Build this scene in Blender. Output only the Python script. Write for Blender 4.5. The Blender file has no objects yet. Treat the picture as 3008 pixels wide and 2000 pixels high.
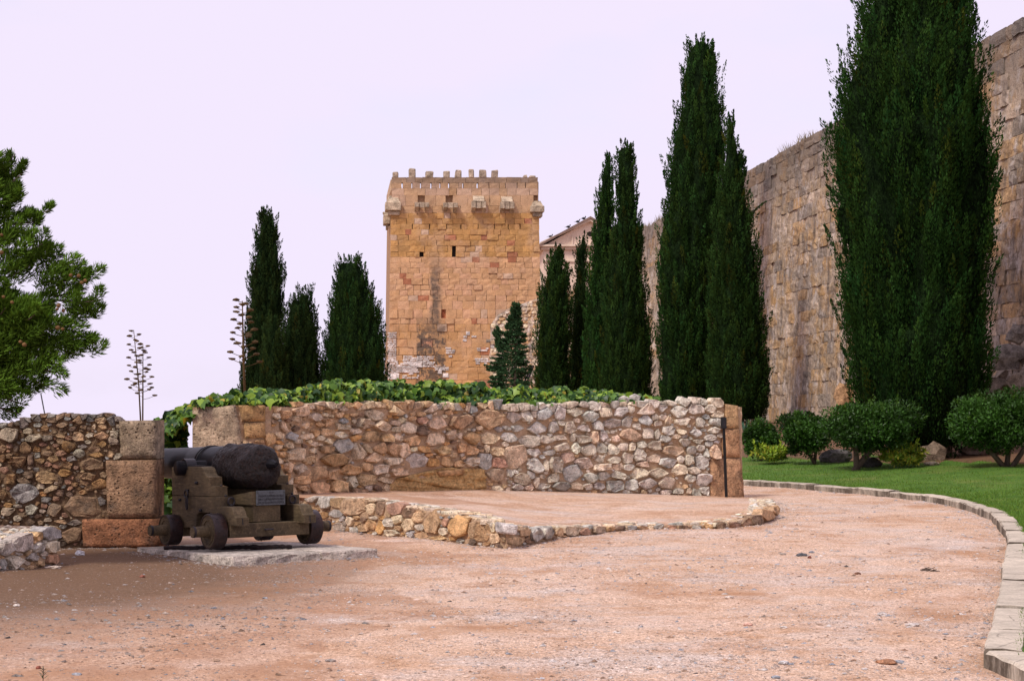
import bpy, bmesh, math, random
import numpy as np
from mathutils import Vector, Matrix, noise as mnoise

# ------------------------------------------------------------------ camera, sky, sun, exposure
SC = bpy.context.scene
COL = SC.collection
F, CX, HY, EYE = 5000.0, 1504.0, 1200.0, 1.6      # focal length and horizon in photo pixels, eye height in metres
R = math.radians

cam_d = bpy.data.cameras.new('camera'); cam = bpy.data.objects.new('camera', cam_d); COL.objects.link(cam)
cam.location = (0, 0, EYE); cam.rotation_euler = (R(90), 0, 0)
cam_d.sensor_fit = 'HORIZONTAL'; cam_d.sensor_width = 36; cam_d.lens = F / 3008 * 36
cam_d.shift_y = (HY - 1000) / 3008
cam_d.clip_start = .1; cam_d.clip_end = 3000
SC.camera = cam

SUN_EL, SUN_AZ = 52, 223          # degrees; azimuth clockwise from +Y (behind the camera, to the left)
w = bpy.data.worlds.new('World'); SC.world = w; w.use_nodes = True
nt = w.node_tree; nt.nodes.clear()
def wn(t, **k):
    n = nt.nodes.new(t)
    for a, b in k.items(): setattr(n, a, b)
    return n
sky = wn('ShaderNodeTexSky', sky_type='NISHITA', sun_disc=False)
sky.sun_elevation = R(SUN_EL); sky.sun_rotation = R(SUN_AZ); sky.air_density = 1.0; sky.dust_density = 2.0
tc = wn('ShaderNodeTexCoord'); mp = wn('ShaderNodeMapping'); mp.inputs['Scale'].default_value = (1, 1, 2.2)
mp.inputs['Location'].default_value = (.35, .2, .1)
n1 = wn('ShaderNodeTexNoise'); n1.inputs['Scale'].default_value = 5.0; n1.inputs['Detail'].default_value = 5
rp = wn('ShaderNodeValToRGB'); rp.color_ramp.elements[0].position = .30; rp.color_ramp.elements[1].position = .46
rp.color_ramp.elements[0].color = (.86, .86, .86, 1); rp.color_ramp.elements[1].color = (1, 1, 1, 1)
mx = wn('ShaderNodeMix', data_type='RGBA'); mx.inputs[7].default_value = (4.02, 3.62, 4.44, 1)   # overcast cloud sheet
bg = wn('ShaderNodeBackground'); bg.inputs['Strength'].default_value = .1
ow = wn('ShaderNodeOutputWorld')
L = nt.links.new
L(tc.outputs['Generated'], mp.inputs[0]); L(mp.outputs[0], n1.inputs['Vector']); L(n1.outputs[0], rp.inputs[0])
L(rp.outputs[0], mx.inputs[0]); L(sky.outputs[0], mx.inputs[6]); L(mx.outputs[2], bg.inputs[0]); L(bg.outputs[0], ow.inputs[0])

sun_d = bpy.data.lights.new('sun', 'SUN'); sun = bpy.data.objects.new('sun', sun_d); COL.objects.link(sun)
sun_d.energy = 1.5; sun_d.angle = R(11); sun_d.color = (1, .93, .84)
_az = R(SUN_AZ); _el = R(SUN_EL)
sdir = Vector((math.sin(_az) * math.cos(_el), math.cos(_az) * math.cos(_el), math.sin(_el)))
sun.rotation_euler = (-sdir).to_track_quat('-Z', 'Y').to_euler()
sun.location = (-20, -20, 40)
vs = SC.view_settings
vs.view_transform = 'Standard'; vs.look = 'None'; vs.exposure = 1.17; vs.gamma = 1; vs.use_curve_mapping = False
SC.cycles.max_bounces = 6

# ------------------------------------------------------------------ helpers
def P(x, y, d):
    """the point at depth d seen at photo pixel (x, y)"""
    return np.array(((x - CX) * d / F, d, EYE + (HY - y) * d / F))
def G(x, y, z=0.0):
    """the point on the level z seen at photo pixel (x, y)"""
    d = F * (EYE - z) / (y - HY)
    return np.array(((x - CX) * d / F, d, z))

def tag(o, label=None, cat=None, group=None, kind=None):
    if label: o['label'] = label
    if cat: o['category'] = cat
    if group: o['group'] = group
    if kind: o['kind'] = kind
    return o
def empty(name, loc, label=None, cat=None, group=None, rot=(0, 0, 0), kind=None):
    o = bpy.data.objects.new(name, None); o.empty_display_size = .2
    o.location = [float(c) for c in loc]; o.rotation_euler = rot
    COL.objects.link(o)
    return tag(o, label, cat, group, kind)
def link(name, me, parent=None, color=None):
    o = bpy.data.objects.new(name, me); COL.objects.link(o)
    if parent is not None: o.parent = parent
    if color is not None: o.color = (float(color[0]), float(color[1]), float(color[2]), 1)
    return o
def loc_of(root): return np.array(root.location)
def world_loc(o):
    p = np.array(o.location)
    while o.parent: o = o.parent; p = p + np.array(o.location)
    return p

def mesh(name, V, Fs, mat, smooth=False, cols=None):
    me = bpy.data.meshes.new(name)
    if isinstance(Fs, np.ndarray):
        V = np.asarray(V, dtype=np.float32); nf, k = Fs.shape
        me.vertices.add(len(V)); me.vertices.foreach_set('co', V.ravel())
        me.loops.add(nf * k); me.loops.foreach_set('vertex_index', Fs.astype(np.int32).ravel())
        me.polygons.add(nf)
        me.polygons.foreach_set('loop_start', np.arange(0, nf * k, k, dtype=np.int32))
        me.polygons.foreach_set('loop_total', np.full(nf, k, dtype=np.int32))
        me.update(calc_edges=True)
    else:
        me.from_pydata([tuple(map(float, v)) for v in V], [], Fs)
        me.update()
    if mat: me.materials.append(mat)
    if smooth: me.polygons.foreach_set('use_smooth', np.ones(len(me.polygons), dtype=bool))
    if cols is not None:
        a = me.color_attributes.new('Col', 'FLOAT_COLOR', 'POINT')
        c = np.ones((len(V), 4), dtype=np.float32); c[:, :3] = cols
        a.data.foreach_set('color', c.ravel())
    return me
def obj(name, V, Fs, mat, parent=None, smooth=False, cols=None, color=None):
    return link(name, mesh(name, V, Fs, mat, smooth, cols), parent, color)

class MB:
    """gathers shapes into ONE mesh"""
    def __init__(s): s.v = []; s.f = []; s.c = []
    def add(s, V, Fs, c=None):
        b = len(s.v); s.v += [tuple(map(float, p)) for p in V]; s.f += [[b + i for i in f] for f in Fs]
        if c is not None: s.c += [tuple(c)] * len(V)
        return s
    def box(s, a, b, bev=0.0):
        V, Fs = bevel_box(a, b, bev); return s.add(V, Fs)
    def tube(s, pts, rad, n=8, caps=True):
        V, Fs = tube(pts, rad, n, caps); return s.add(V, Fs)
    def build(s, name, mat, parent=None, smooth=False, color=None):
        return obj(name, s.v, s.f, mat, parent, smooth, np.array(s.c) if s.c else None, color)

def bevel_box(a, b, bev=0.0):
    a = np.array(a, float); b = np.array(b, float)
    if bev <= 0:
        x0, y0, z0 = a; x1, y1, z1 = b
        V = [(x0,y0,z0),(x1,y0,z0),(x1,y1,z0),(x0,y1,z0),(x0,y0,z1),(x1,y0,z1),(x1,y1,z1),(x0,y1,z1)]
        return V, [(3,2,1,0),(4,5,6,7),(0,1,5,4),(1,2,6,5),(2,3,7,6),(3,0,4,7)]
    V = []; idx = {}
    for sx in (0, 1):
        for sy in (0, 1):
            for sz in (0, 1):
                c = np.array((b[0] if sx else a[0], b[1] if sy else a[1], b[2] if sz else a[2]))
                sg = np.array((1 - 2 * sx, 1 - 2 * sy, 1 - 2 * sz)) * bev
                for ax in range(3):
                    q = c + sg; q[ax] = c[ax]
                    idx[(sx, sy, sz, ax)] = len(V); V.append(q)
    Fs = []
    for ax in range(3):
        o1, o2 = [k for k in range(3) if k != ax]
        for s in (0, 1):
            q = []
            for u, v in ((0,0),(1,0),(1,1),(0,1)):
                k = [0,0,0]; k[ax] = s; k[o1] = u; k[o2] = v; q.append(idx[(*k, ax)])
            if (s == 1) != (ax == 1): pass
            else: q = q[::-1]
            Fs.append(q)
    for ax in range(3):       # edges along ax
        o1, o2 = [k for k in range(3) if k != ax]
        for u in (0, 1):
            for v in (0, 1):
                k0 = [0,0,0]; k1 = [0,0,0]; k1[ax] = 1
                for k in (k0, k1): k[o1] = u; k[o2] = v
                Fs.append([idx[(*k0, o1)], idx[(*k1, o1)], idx[(*k1, o2)], idx[(*k0, o2)]])
    for sx in (0, 1):
        for sy in (0, 1):
            for sz in (0, 1): Fs.append([idx[(sx, sy, sz, 0)], idx[(sx, sy, sz, 1)], idx[(sx, sy, sz, 2)]])
    return V, Fs

def tube(pts, rad, n=8, caps=True):
    pts = [np.array(p, float) for p in pts]; m = len(pts)
    if np.isscalar(rad): rad = [rad] * m
    V = []; Fs = []
    up = None
    for i in range(m):
        t = pts[min(i + 1, m - 1)] - pts[max(i - 1, 0)]; t = t / (np.linalg.norm(t) + 1e-9)
        if up is None:
            up = np.array((0, 0, 1.)) if abs(t[2]) < .9 else np.array((1., 0, 0))
        a = np.cross(t, up); a /= np.linalg.norm(a) + 1e-9; b = np.cross(a, t); up = b
        for k in range(n):
            th = 2 * math.pi * k / n
            V.append(pts[i] + (a * math.cos(th) + b * math.sin(th)) * rad[i])
    for i in range(m - 1):
        for k in range(n):
            k2 = (k + 1) % n
            Fs.append((i * n + k, i * n + k2, (i + 1) * n + k2, (i + 1) * n + k))
    if caps: Fs.append(tuple(range(n))[::-1]); Fs.append(tuple((m - 1) * n + k for k in range(n)))
    return V, Fs

def blob(c, r, rng, sub=1, rough=.18, flat=1.0):
    bm = bmesh.new(); bmesh.ops.create_icosphere(bm, subdivisions=sub, radius=1)
    off = rng.uniform(-50, 50, 3)
    V = []
    for v in bm.verts:
        p = v.co; k = 1 + rough * mnoise.noise(Vector((p.x * 1.6 + off[0], p.y * 1.6 + off[1], p.z * 1.6 + off[2]))) * 2
        V.append((c[0] + p.x * r[0] * k, c[1] + p.y * r[1] * k, c[2] + p.z * r[2] * k))
    Fs = [[v.index for v in f.verts] for f in bm.faces]; bm.free()
    return V, Fs

def vnoise(x, y, s=0):
    """value noise on arrays, about -1..1"""
    x = np.asarray(x, float); y = np.asarray(y, float)
    xi = np.floor(x).astype(np.int64); yi = np.floor(y).astype(np.int64)
    fx = x - xi; fy = y - yi; fx = fx * fx * (3 - 2 * fx); fy = fy * fy * (3 - 2 * fy)
    def h(a, b):
        n = (a * 374761393 + b * 668265263 + s * 144269504) & 0x7fffffff
        n = ((n ^ (n >> 13)) * 1274126177) & 0x7fffffff
        return ((n ^ (n >> 16)) & 0xffff) / 32767.5 - 1
    return (h(xi, yi) * (1 - fx) + h(xi + 1, yi) * fx) * (1 - fy) + (h(xi, yi + 1) * (1 - fx) + h(xi + 1, yi + 1) * fx) * fy
def sst(a, b, x): t = np.clip((x - a) / (b - a), 0, 1); return t * t * (3 - 2 * t)

# ------------------------------------------------------------------ materials
class NT:
    def __init__(s, name):
        s.m = bpy.data.materials.new(name); s.m.use_nodes = True; s.t = s.m.node_tree; s.t.nodes.clear()
        s.out = s.n('ShaderNodeOutputMaterial'); s.b = s.n('ShaderNodeBsdfPrincipled'); s.l(s.b.outputs[0], s.out.inputs[0])
        s.b.inputs['Specular IOR Level'].default_value = .25
        s.geo = s.n('ShaderNodeNewGeometry'); s.pos = s.geo.outputs['Position']
    def n(s, t, **k):
        q = s.t.nodes.new(t)
        for a, b in k.items(): setattr(q, a, b)
        return q
    def l(s, a, b): s.t.links.new(a, b)
    def scaled(s, vec, sc):
        q = s.n('ShaderNodeMapping'); q.inputs['Scale'].default_value = sc; s.l(vec, q.inputs[0]); return q.outputs[0]
    def noise(s, scale, detail=4, rough=.6, vec=None):
        q = s.n('ShaderNodeTexNoise'); q.inputs['Scale'].default_value = scale; q.inputs['Detail'].default_value = detail
        q.inputs['Roughness'].default_value = rough; s.l(vec or s.pos, q.inputs['Vector']); return q.outputs[0]
    def voro(s, scale, out='Distance', vec=None, feature='F1'):
        q = s.n('ShaderNodeTexVoronoi', feature=feature); q.inputs['Scale'].default_value = scale; s.l(vec or s.pos, q.inputs['Vector']); return q.outputs[out]
    def ramp(s, fac, *stops):
        q = s.n('ShaderNodeValToRGB'); e = q.color_ramp.elements
        while len(e) < len(stops): e.new(.5)
        for k, (p, c) in enumerate(stops):
            e[k].position = p; e[k].color = (c, c, c, 1) if np.isscalar(c) else (*c, 1)
        s.l(fac, q.inputs[0]); return q.outputs[0]
    def mix(s, a, b, fac, mode='MIX'):
        q = s.n('ShaderNodeMix', data_type='RGBA', blend_type=mode)
        for i, v in ((0, fac), (6, a), (7, b)):
            if hasattr(v, 'is_linked') or hasattr(v, 'links'): s.l(v, q.inputs[i])
            else: q.inputs[i].default_value = v if np.isscalar(v) else (*v, 1)
        return q.outputs[2]
    def math(s, op, a, b=0.0):
        q = s.n('ShaderNodeMath', operation=op)
        for i, v in ((0, a), (1, b)):
            if hasattr(v, 'links'): s.l(v, q.inputs[i])
            else: q.inputs[i].default_value = v
        return q.outputs[0]
    def bump(s, h, strength, dist):
        q = s.n('ShaderNodeBump'); q.inputs['Strength'].default_value = strength; q.inputs['Distance'].default_value = dist
        s.l(h, q.inputs['Height']); s.l(q.outputs[0], s.b.inputs['Normal']); return q
    def base(s, src, rough=.9):
        if hasattr(src, 'links'): s.l(src, s.b.inputs['Base Color'])
        else: s.b.inputs['Base Color'].default_value = (*src, 1)
        s.b.inputs['Roughness'].default_value = rough; return s.m
    def source(s, kind):
        if kind == 'obj': return s.n('ShaderNodeObjectInfo').outputs['Color']
        if kind == 'attr':
            q = s.n('ShaderNodeVertexColor'); q.layer_name = 'Col'; return q.outputs['Color']
        q = s.n('ShaderNodeRGB'); q.outputs[0].default_value = (*kind, 1); return q.outputs[0]

def stone_mat(name, src, k=1.0, pits=.6, lichen=.0, streak=.0, bump=.6):
    """k: 1 for stones seen at 20-30 m; smaller for far walls (coarser grain)"""
    t = NT(name); c = t.source(src)
    v = t.ramp(t.noise(9 * k, 7, .68), (.28, .55), (.5, 1.0), (.72, 1.38))
    c = t.mix(c, v, 1.0, 'MULTIPLY')
    fine = t.noise(60 * k, 3, .6)
    c = t.mix(c, t.ramp(fine, (.3, .68), (.7, 1.3)), 1.0, 'MULTIPLY')
    h = t.math('ADD', t.math('MULTIPLY', t.noise(22 * k, 6, .7), 1.0), t.math('MULTIPLY', fine, .25))
    pt = t.noise(4.5 * k, 8, .75); c = t.mix(c, t.ramp(pt, (.34, .62), (.5, 1.06), (.66, 1.36)), .8, 'MULTIPLY')
    if pits:
        pv = t.voro(26 * k); pm = t.noise(7 * k, 3)
        pit = t.math('MULTIPLY', t.ramp(pv, (.12, 1.0), (.3, 0.0)), t.ramp(pm, (.45, 0), (.62, 1.0)))
        c = t.mix(c, (.12, .07, .04), t.math('MULTIPLY', pit, pits * .75))
        h = t.math('SUBTRACT', h, t.math('MULTIPLY', pit, pits * .7))
    if lichen:
        lm = t.ramp(t.noise(3.2 * k, 7, .72), (.52, 0), (.66, lichen))
        c = t.mix(c, (.085, .08, .075), lm)
    if streak:
        sv = t.scaled(t.pos, (1.6, 1.6, .16))
        sm = t.ramp(t.noise(1.3, 6, .68, sv), (.50, 0), (.68, streak))
        c = t.mix(c, (.07, .062, .058), sm)
        sm2 = t.ramp(t.noise(1.1, 5, .7, t.scaled(t.pos, (1.1, 1.1, .22))), (.58, 0), (.74, .55))
        c = t.mix(c, (.50, .44, .40), sm2)
    t.bump(h, min(1.0, bump * 1.5), .05 / k)
    return t.base(c, .92)

M = {}
M['stone'] = stone_mat('rubble_stone', 'obj')
M['porous'] = stone_mat('porous_block', 'obj', k=.8, pits=1.2, lichen=.25, bump=.9)
M['porous_dark'] = stone_mat('porous_block_weathered', 'obj', k=.8, pits=1.3, lichen=.5, bump=1.0)
M['crumbly'] = stone_mat('crumbly_rock', 'obj', k=2.2, pits=1.2, bump=1.2)
M['stone_a'] = stone_mat('rubble_stone_small', 'attr')
M['stone_lichen_shaded'] = stone_mat('rubble_stone_weathered_shaded', 'obj', lichen=.55)  # left wall: lichen blotches over stone colours that hold painted tree shade
M['stone_lichen_shaded_a'] = stone_mat('rubble_stone_weathered_shaded_small', 'attr', lichen=.55)
M['ashlar'] = stone_mat('ashlar', 'obj', k=.33, pits=.45, bump=.35)
M['ashlar_a'] = stone_mat('ashlar_small', 'attr', k=.33, pits=.45, bump=.35)
def great_mat(name, src):
    t = NT(name); c = t.source(src)
    n1 = t.noise(2.6, 8, .75); n2 = t.noise(9, 7, .75); n3 = t.noise(30, 4, .7)
    c = t.mix(c, t.ramp(n1, (.3, .55), (.5, 1), (.7, 1.4)), 1, 'MULTIPLY')
    c = t.mix(c, t.ramp(n2, (.3, .6), (.5, 1), (.7, 1.35)), 1, 'MULTIPLY')
    c = t.mix(c, (.50, .29, .11), t.ramp(t.noise(.8, 6, .7), (.52, 0), (.64, .65)))
    st = t.ramp(t.noise(1.3, 7, .72, t.scaled(t.pos, (1.2, 1.2, .38))), (.49, 0), (.63, .75))
    c = t.mix(c, (.12, .10, .09), st)
    pl = t.ramp(t.noise(1.6, 8, .75, t.scaled(t.pos, (1.2, 1.2, .85))), (.52, 0), (.64, .85))
    c = t.mix(c, (.58, .50, .455), pl)
    sz_ = t.n('ShaderNodeSeparateXYZ'); t.l(t.pos, sz_.inputs[0])
    top = t.math('MULTIPLY', t.ramp(t.math('DIVIDE', t.math('ADD', sz_.outputs[2], t.math('MULTIPLY', n1, 3)), 16), (.66, 0), (.80, .75)), t.ramp(n2, (.3, .4), (.55, 1)))
    c = t.mix(c, (.10, .085, .078), top)
    pit = t.math('MULTIPLY', t.ramp(n2, (.36, 1), (.44, 0)), t.ramp(n1, (.4, .2), (.6, .9)))
    c = t.mix(c, (.07, .05, .035), pit)
    t.bump(t.math('ADD', n2, t.math('ADD', t.math('MULTIPLY', n1, 1.0), t.math('MULTIPLY', n3, .3))), .8, .07)
    return t.base(c, .95)
M['great'] = great_mat('old_wall_block', 'obj'); M['great_a'] = great_mat('old_wall_block_small', 'attr')
def tower_mat(name, src):
    t = NT(name); c = t.source(src); oc = t.n('ShaderNodeTexCoord').outputs['Object']
    c = t.mix(c, t.ramp(t.noise(1.1, 7, .7, oc), (.3, .74), (.5, 1.0), (.7, 1.2)), 1, 'MULTIPLY')
    c = t.mix(c, (.56, .38, .26), t.ramp(t.noise(.45, 6, .65, oc), (.5, 0), (.68, .5)))
    c = t.mix(c, (.33, .19, .085), t.ramp(t.noise(.7, 7, .7, oc), (.54, 0), (.70, .5)))
    fine = t.noise(14, 4, .7, oc); c = t.mix(c, t.ramp(fine, (.3, .78), (.7, 1.2)), 1, 'MULTIPLY')
    sp = t.n('ShaderNodeSeparateXYZ'); t.l(oc, sp.inputs[0]); u, z = sp.outputs[0], sp.outputs[2]
    w = t.noise(.9, 6, .7, oc); w2 = t.noise(2.2, 6, .75, oc)
    # the long soot stain down the front and the blackened patches below it
    du = t.math('ABSOLUTE', t.math('ADD', t.math('SUBTRACT', u, 2.92), t.math('MULTIPLY', t.math('SUBTRACT', w, .5), 1.2)))
    m1 = t.math('MULTIPLY', t.ramp(du, (.16, 1), (.46, 0)), t.math('MULTIPLY', t.ramp(t.math('DIVIDE', z, 20), (.25, 0), (.33, 1), (.50, 1), (.60, 0)), t.ramp(w2, (.36, .25), (.54, 1))))
    du2 = t.math('ABSOLUTE', t.math('SUBTRACT', u, 2.6))
    m2 = t.math('MULTIPLY', t.math('MULTIPLY', t.ramp(du2, (.9, 1), (2.0, 0)), t.ramp(t.math('DIVIDE', z, 20), (.10, .7), (.2, 1), (.32, 1), (.40, 0))), t.ramp(w2, (.45, 0), (.53, 1)))
    m3 = t.math('MULTIPLY', t.ramp(t.math('DIVIDE', z, 20), (.775, 0), (.83, .8)), t.ramp(w, (.30, .3), (.55, 1)))
    m = t.math('MAXIMUM', t.math('MAXIMUM', t.math('MULTIPLY', m1, .85), t.math('MULTIPLY', m2, .9)), t.math('MULTIPLY', m3, .8))
    c = t.mix(c, (.085, .07, .06), m)
    pv = t.math('MULTIPLY', t.ramp(t.voro(5, 'Distance', oc), (.06, 1), (.16, 0)), t.ramp(w, (.5, 0), (.62, .7)))
    c = t.mix(c, (.16, .09, .05), pv)
    t.bump(t.math('ADD', t.noise(9, 7, .75, oc), t.math('MULTIPLY', fine, .5)), .3, .05)
    return t.base(c, .92)
def earth_mat(name, c1, c2, k=1.0, bump=.5):
    t = NT(name)
    c = t.mix(c1, c2, t.ramp(t.noise(3 * k, 6, .65), (.35, 0), (.65, 1)))
    sp = t.noise(55 * k, 4, .7)
    c = t.mix(c, t.ramp(sp, (.3, .7), (.7, 1.3)), 1, 'MULTIPLY')
    t.bump(t.math('ADD', t.noise(18 * k, 6, .7), t.math('MULTIPLY', sp, .4)), bump, .03)
    return t.base(c, .95)
M['tower'] = tower_mat('tower_ashlar', 'obj'); M['tower_a'] = tower_mat('tower_ashlar_small', 'attr')
M['mortar'] = earth_mat('lime_mortar', (.47, .325, .21), (.37, .245, .15), 1.0, .9)
M['mortar_dark'] = earth_mat('shaded_mortar', (.20, .128, .074), (.12, .075, .045), 1.0, .8)  # left wall mortar, the tree's shade mixed into its colour
M['mortar_tower'] = earth_mat('tower_mortar', (.36, .22, .125), (.27, .16, .09), .4)
M['mortar_great'] = great_mat('wall_core', (.44, .335, .25))
def ground_mat():
    t = NT('gravel')
    lo = t.noise(.35, 5, .6); mid = t.noise(1.7, 6, .65); fi = t.noise(38, 3, .7)
    c = t.mix((.60, .43, .32), (.54, .355, .24), t.ramp(lo, (.40, 0), (.60, 1)))
    c = t.mix(c, (.43, .25, .145), t.ramp(mid, (.48, 0), (.66, .85)))
    c = t.mix(c, (.62, .46, .37), t.ramp(t.noise(.9, 5, .6), (.50, 0), (.70, .75)))
    c = t.mix(c, (.53, .475, .44), t.ramp(t.noise(.6, 7, .7, t.scaled(t.pos, (.8, 1.2, 1))), (.50, 0), (.64, .65)))
    # grains
    g = t.voro(110, 'Color'); gs = t.n('ShaderNodeSeparateColor'); t.l(g, gs.inputs[0])
    gr = t.ramp(gs.outputs[0], (0, (.38, .34, .32)), (.12, (.72, .68, .66)), (.5, (1, 1, 1)), (.82, (1.15, 1.15, 1.18)), (1, (1.55, 1.58, 1.65)))
    dens = t.ramp(t.noise(.8, 4, .6), (.35, .5), (.65, 1))
    c = t.mix(c, t.mix((1, 1, 1), gr, dens), 1, 'MULTIPLY')
    c = t.mix(c, t.ramp(fi, (.3, .70), (.7, 1.24)), 1, 'MULTIPLY')
    lx = t.n('ShaderNodeSeparateXYZ'); t.l(t.pos, lx.inputs[0])
    br = t.math('ADD', t.math('MULTIPLY', lx.outputs[0], -.16), t.math('MULTIPLY', t.noise(.5, 6, .65), 1.6))
    c = t.mix(c, (.36, .20, .12), t.math('MULTIPLY', t.ramp(br, (.95, 0), (1.5, .8)), t.ramp(mid, (.36, .35), (.58, 1))))
    c = t.mix(c, (.38, .20, .105), t.ramp(t.noise(.42, 6, .7, t.scaled(t.pos, (1.3, .9, 1))), (.52, 0), (.64, .8)))
    g2 = t.n('ShaderNodeSeparateColor'); t.l(t.voro(42, 'Color'), g2.inputs[0])
    c = t.mix(c, t.mix((1, 1, 1), t.ramp(g2.outputs[1], (0, (.42, .39, .38)), (.07, (.80, .77, .75)), (.2, (1, 1, 1)), (.84, (1, 1, 1)), (.93, (1.16, 1.18, 1.22)), (1, (1.45, 1.5, 1.58))), t.ramp(t.noise(.7, 5, .65), (.36, .25), (.6, 1))), 1, 'MULTIPLY')
    # litter-rich earth, with the left tree's shade painted into its dark brown
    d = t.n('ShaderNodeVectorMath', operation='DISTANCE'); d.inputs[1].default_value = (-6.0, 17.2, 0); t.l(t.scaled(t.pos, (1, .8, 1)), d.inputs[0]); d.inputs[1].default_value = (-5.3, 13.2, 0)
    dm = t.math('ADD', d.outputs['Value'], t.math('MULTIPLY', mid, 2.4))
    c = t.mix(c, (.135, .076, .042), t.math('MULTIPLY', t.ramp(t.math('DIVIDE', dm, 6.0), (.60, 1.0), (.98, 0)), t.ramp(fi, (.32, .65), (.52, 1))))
    d2 = t.n('ShaderNodeVectorMath', operation='DISTANCE'); d2.inputs[1].default_value = (3.3, 6.6, 0); t.l(t.scaled(t.pos, (1, .5, 1)), d2.inputs[0])
    c = t.mix(c, (.33, .16, .075), t.math('MULTIPLY', t.ramp(t.math('ADD', d2.outputs['Value'], t.math('MULTIPLY', mid, 1.2)), (.65, .8), (1.5, 0)), t.ramp(fi, (.3, .5), (.55, 1))))
    t.bump(t.math('ADD', t.noise(48, 3, .7), t.noise(12, 6, .7)), .7, .02)
    return t.base(c, .95)
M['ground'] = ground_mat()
def lawn_mat():
    t = NT('turf')
    c = t.mix((.052, .125, .014), (.090, .172, .020), t.ramp(t.noise(1.6, 5, .6), (.35, 0), (.65, 1)))
    c = t.mix(c, (.22, .20, .06), t.ramp(t.noise(.5, 6, .65), (.54, 0), (.70, .6)))
    c = t.mix(c, t.ramp(t.noise(45, 3, .7), (.3, .55), (.7, 1.4)), 1, 'MULTIPLY')
    t.bump(t.noise(40, 4, .7), .7, .04)
    return t.base(c, .9)
M['lawn'] = lawn_mat()
def leaf_mat(name, src, rough=.55, trans=.25, spec=.3):
    t = NT(name); c = t.source(src)
    t.base(c, rough); t.b.inputs['Specular IOR Level'].default_value = spec
    tr = t.n('ShaderNodeBsdfTranslucent'); t.l(t.mix(c, (1.3, 1.25, .7), 1, 'MULTIPLY'), tr.inputs[0])
    ms = t.n('ShaderNodeMixShader'); ms.inputs[0].default_value = trans
    t.l(t.b.outputs[0], ms.inputs[1]); t.l(tr.outputs[0], ms.inputs[2]); t.l(ms.outputs[0], t.out.inputs[0])
    return t.m
M['foliage'] = leaf_mat('foliage', 'attr', .8, .10, .03)
M['leaf'] = leaf_mat('broad_leaf', 'attr', .45, .2, .22)
M['leaf_o'] = leaf_mat('ivy_leaf', 'obj', .42, .2, .3)
M['grass'] = leaf_mat('grass_blade', 'attr', .6, .3, .2)
def bark_mat(name, c):
    t = NT(name); n = t.noise(14, 6, .7, t.scaled(t.pos, (1, 1, .2)))
    t.bump(n, .9, .04); return t.base(t.mix(c, t.ramp(n, (.3, .5), (.7, 1.4)), 1, 'MULTIPLY'), .95)
M['bark'] = bark_mat('bark', (.10, .072, .055))
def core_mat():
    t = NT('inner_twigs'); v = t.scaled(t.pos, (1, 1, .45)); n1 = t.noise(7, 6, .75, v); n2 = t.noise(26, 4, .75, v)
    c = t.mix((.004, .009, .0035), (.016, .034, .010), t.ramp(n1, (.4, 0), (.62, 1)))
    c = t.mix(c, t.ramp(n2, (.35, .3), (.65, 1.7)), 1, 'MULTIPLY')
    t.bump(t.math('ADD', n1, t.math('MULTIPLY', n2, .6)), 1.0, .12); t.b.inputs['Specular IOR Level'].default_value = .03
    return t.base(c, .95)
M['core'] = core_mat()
def wood_mat():
    t = NT('weathered_oak'); tcn = t.n('ShaderNodeTexCoord').outputs['Object']
    g = t.noise(9, 8, .7, t.scaled(tcn, (6, 1.0, 6))); s = t.noise(2.3, 5, .6, tcn)
    c = t.mix((.112, .079, .042), (.046, .032, .018), t.ramp(s, (.35, 0), (.65, 1)))
    c = t.mix(c, (.17, .12, .07), t.ramp(t.noise(5, 6, .7, t.scaled(tcn, (4, 1, 4))), (.52, 0), (.72, .7)))
    c = t.mix(c, t.ramp(g, (.3, .5), (.5, 1), (.75, 1.45)), 1, 'MULTIPLY')
    t.bump(g, .6, .008); return t.base(c, .75)
M['wood'] = wood_mat()
def iron_mat(name, c, rough, metallic, rust=0, sc=30, bump=.2, spec=.28):
    t = NT(name); tcn = t.n('ShaderNodeTexCoord').outputs['Object']
    n = t.noise(sc, 6, .7, tcn); cc = t.mix(c, t.ramp(n, (.3, .55), (.7, 1.5)), 1, 'MULTIPLY')
    t.b.inputs['Specular IOR Level'].default_value = spec
    if rust: cc = t.mix(cc, (.085, .032, .016), t.ramp(t.noise(7, 6, .7, tcn), (.5, 0), (.68, rust)))
    t.bump(n, bump, .01); t.b.inputs['Metallic'].default_value = metallic
    return t.base(cc, rough)
M['gun'] = iron_mat('gun_iron', (.008, .0075, .010), .40, 0, .15, 20, .12, .07)
def rust_mat():
    t = NT('rusted_iron'); oc = t.n('ShaderNodeTexCoord').outputs['Object']
    wv = t.mix(oc, t.n('ShaderNodeTexNoise').outputs[1], .0)
    n1 = t.noise(13, 7, .75, oc); rg = t.math('ABSOLUTE', t.math('SUBTRACT', n1, .5)); n2 = t.noise(38, 5, .7, oc)
    fl = t.voro(7, 'Distance', t.mix(oc, t.noise(6, 4, .6, oc), .18))
    c = t.mix((.008, .006, .007), (.038, .020, .017), t.ramp(n2, (.4, 0), (.65, 1)))
    c = t.mix(c, (.075, .030, .014), t.ramp(t.noise(5, 6, .7, oc), (.56, 0), (.70, .6)))
    c = t.mix(c, (.05, .048, .055), t.ramp(rg, (.0, .5), (.05, 0)))
    h = t.math('ADD', t.math('MULTIPLY', rg, 2.2), t.math('ADD', t.math('MULTIPLY', fl, 1.3), t.math('MULTIPLY', n2, .22)))
    t.bump(h, 1.0, .045); t.b.inputs['Specular IOR Level'].default_value = .14
    return t.base(c, .45)
M['rust'] = rust_mat()
M['iron'] = iron_mat('fittings_iron', (.022, .02, .024), .42, .3, .3, 40, .2)
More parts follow.
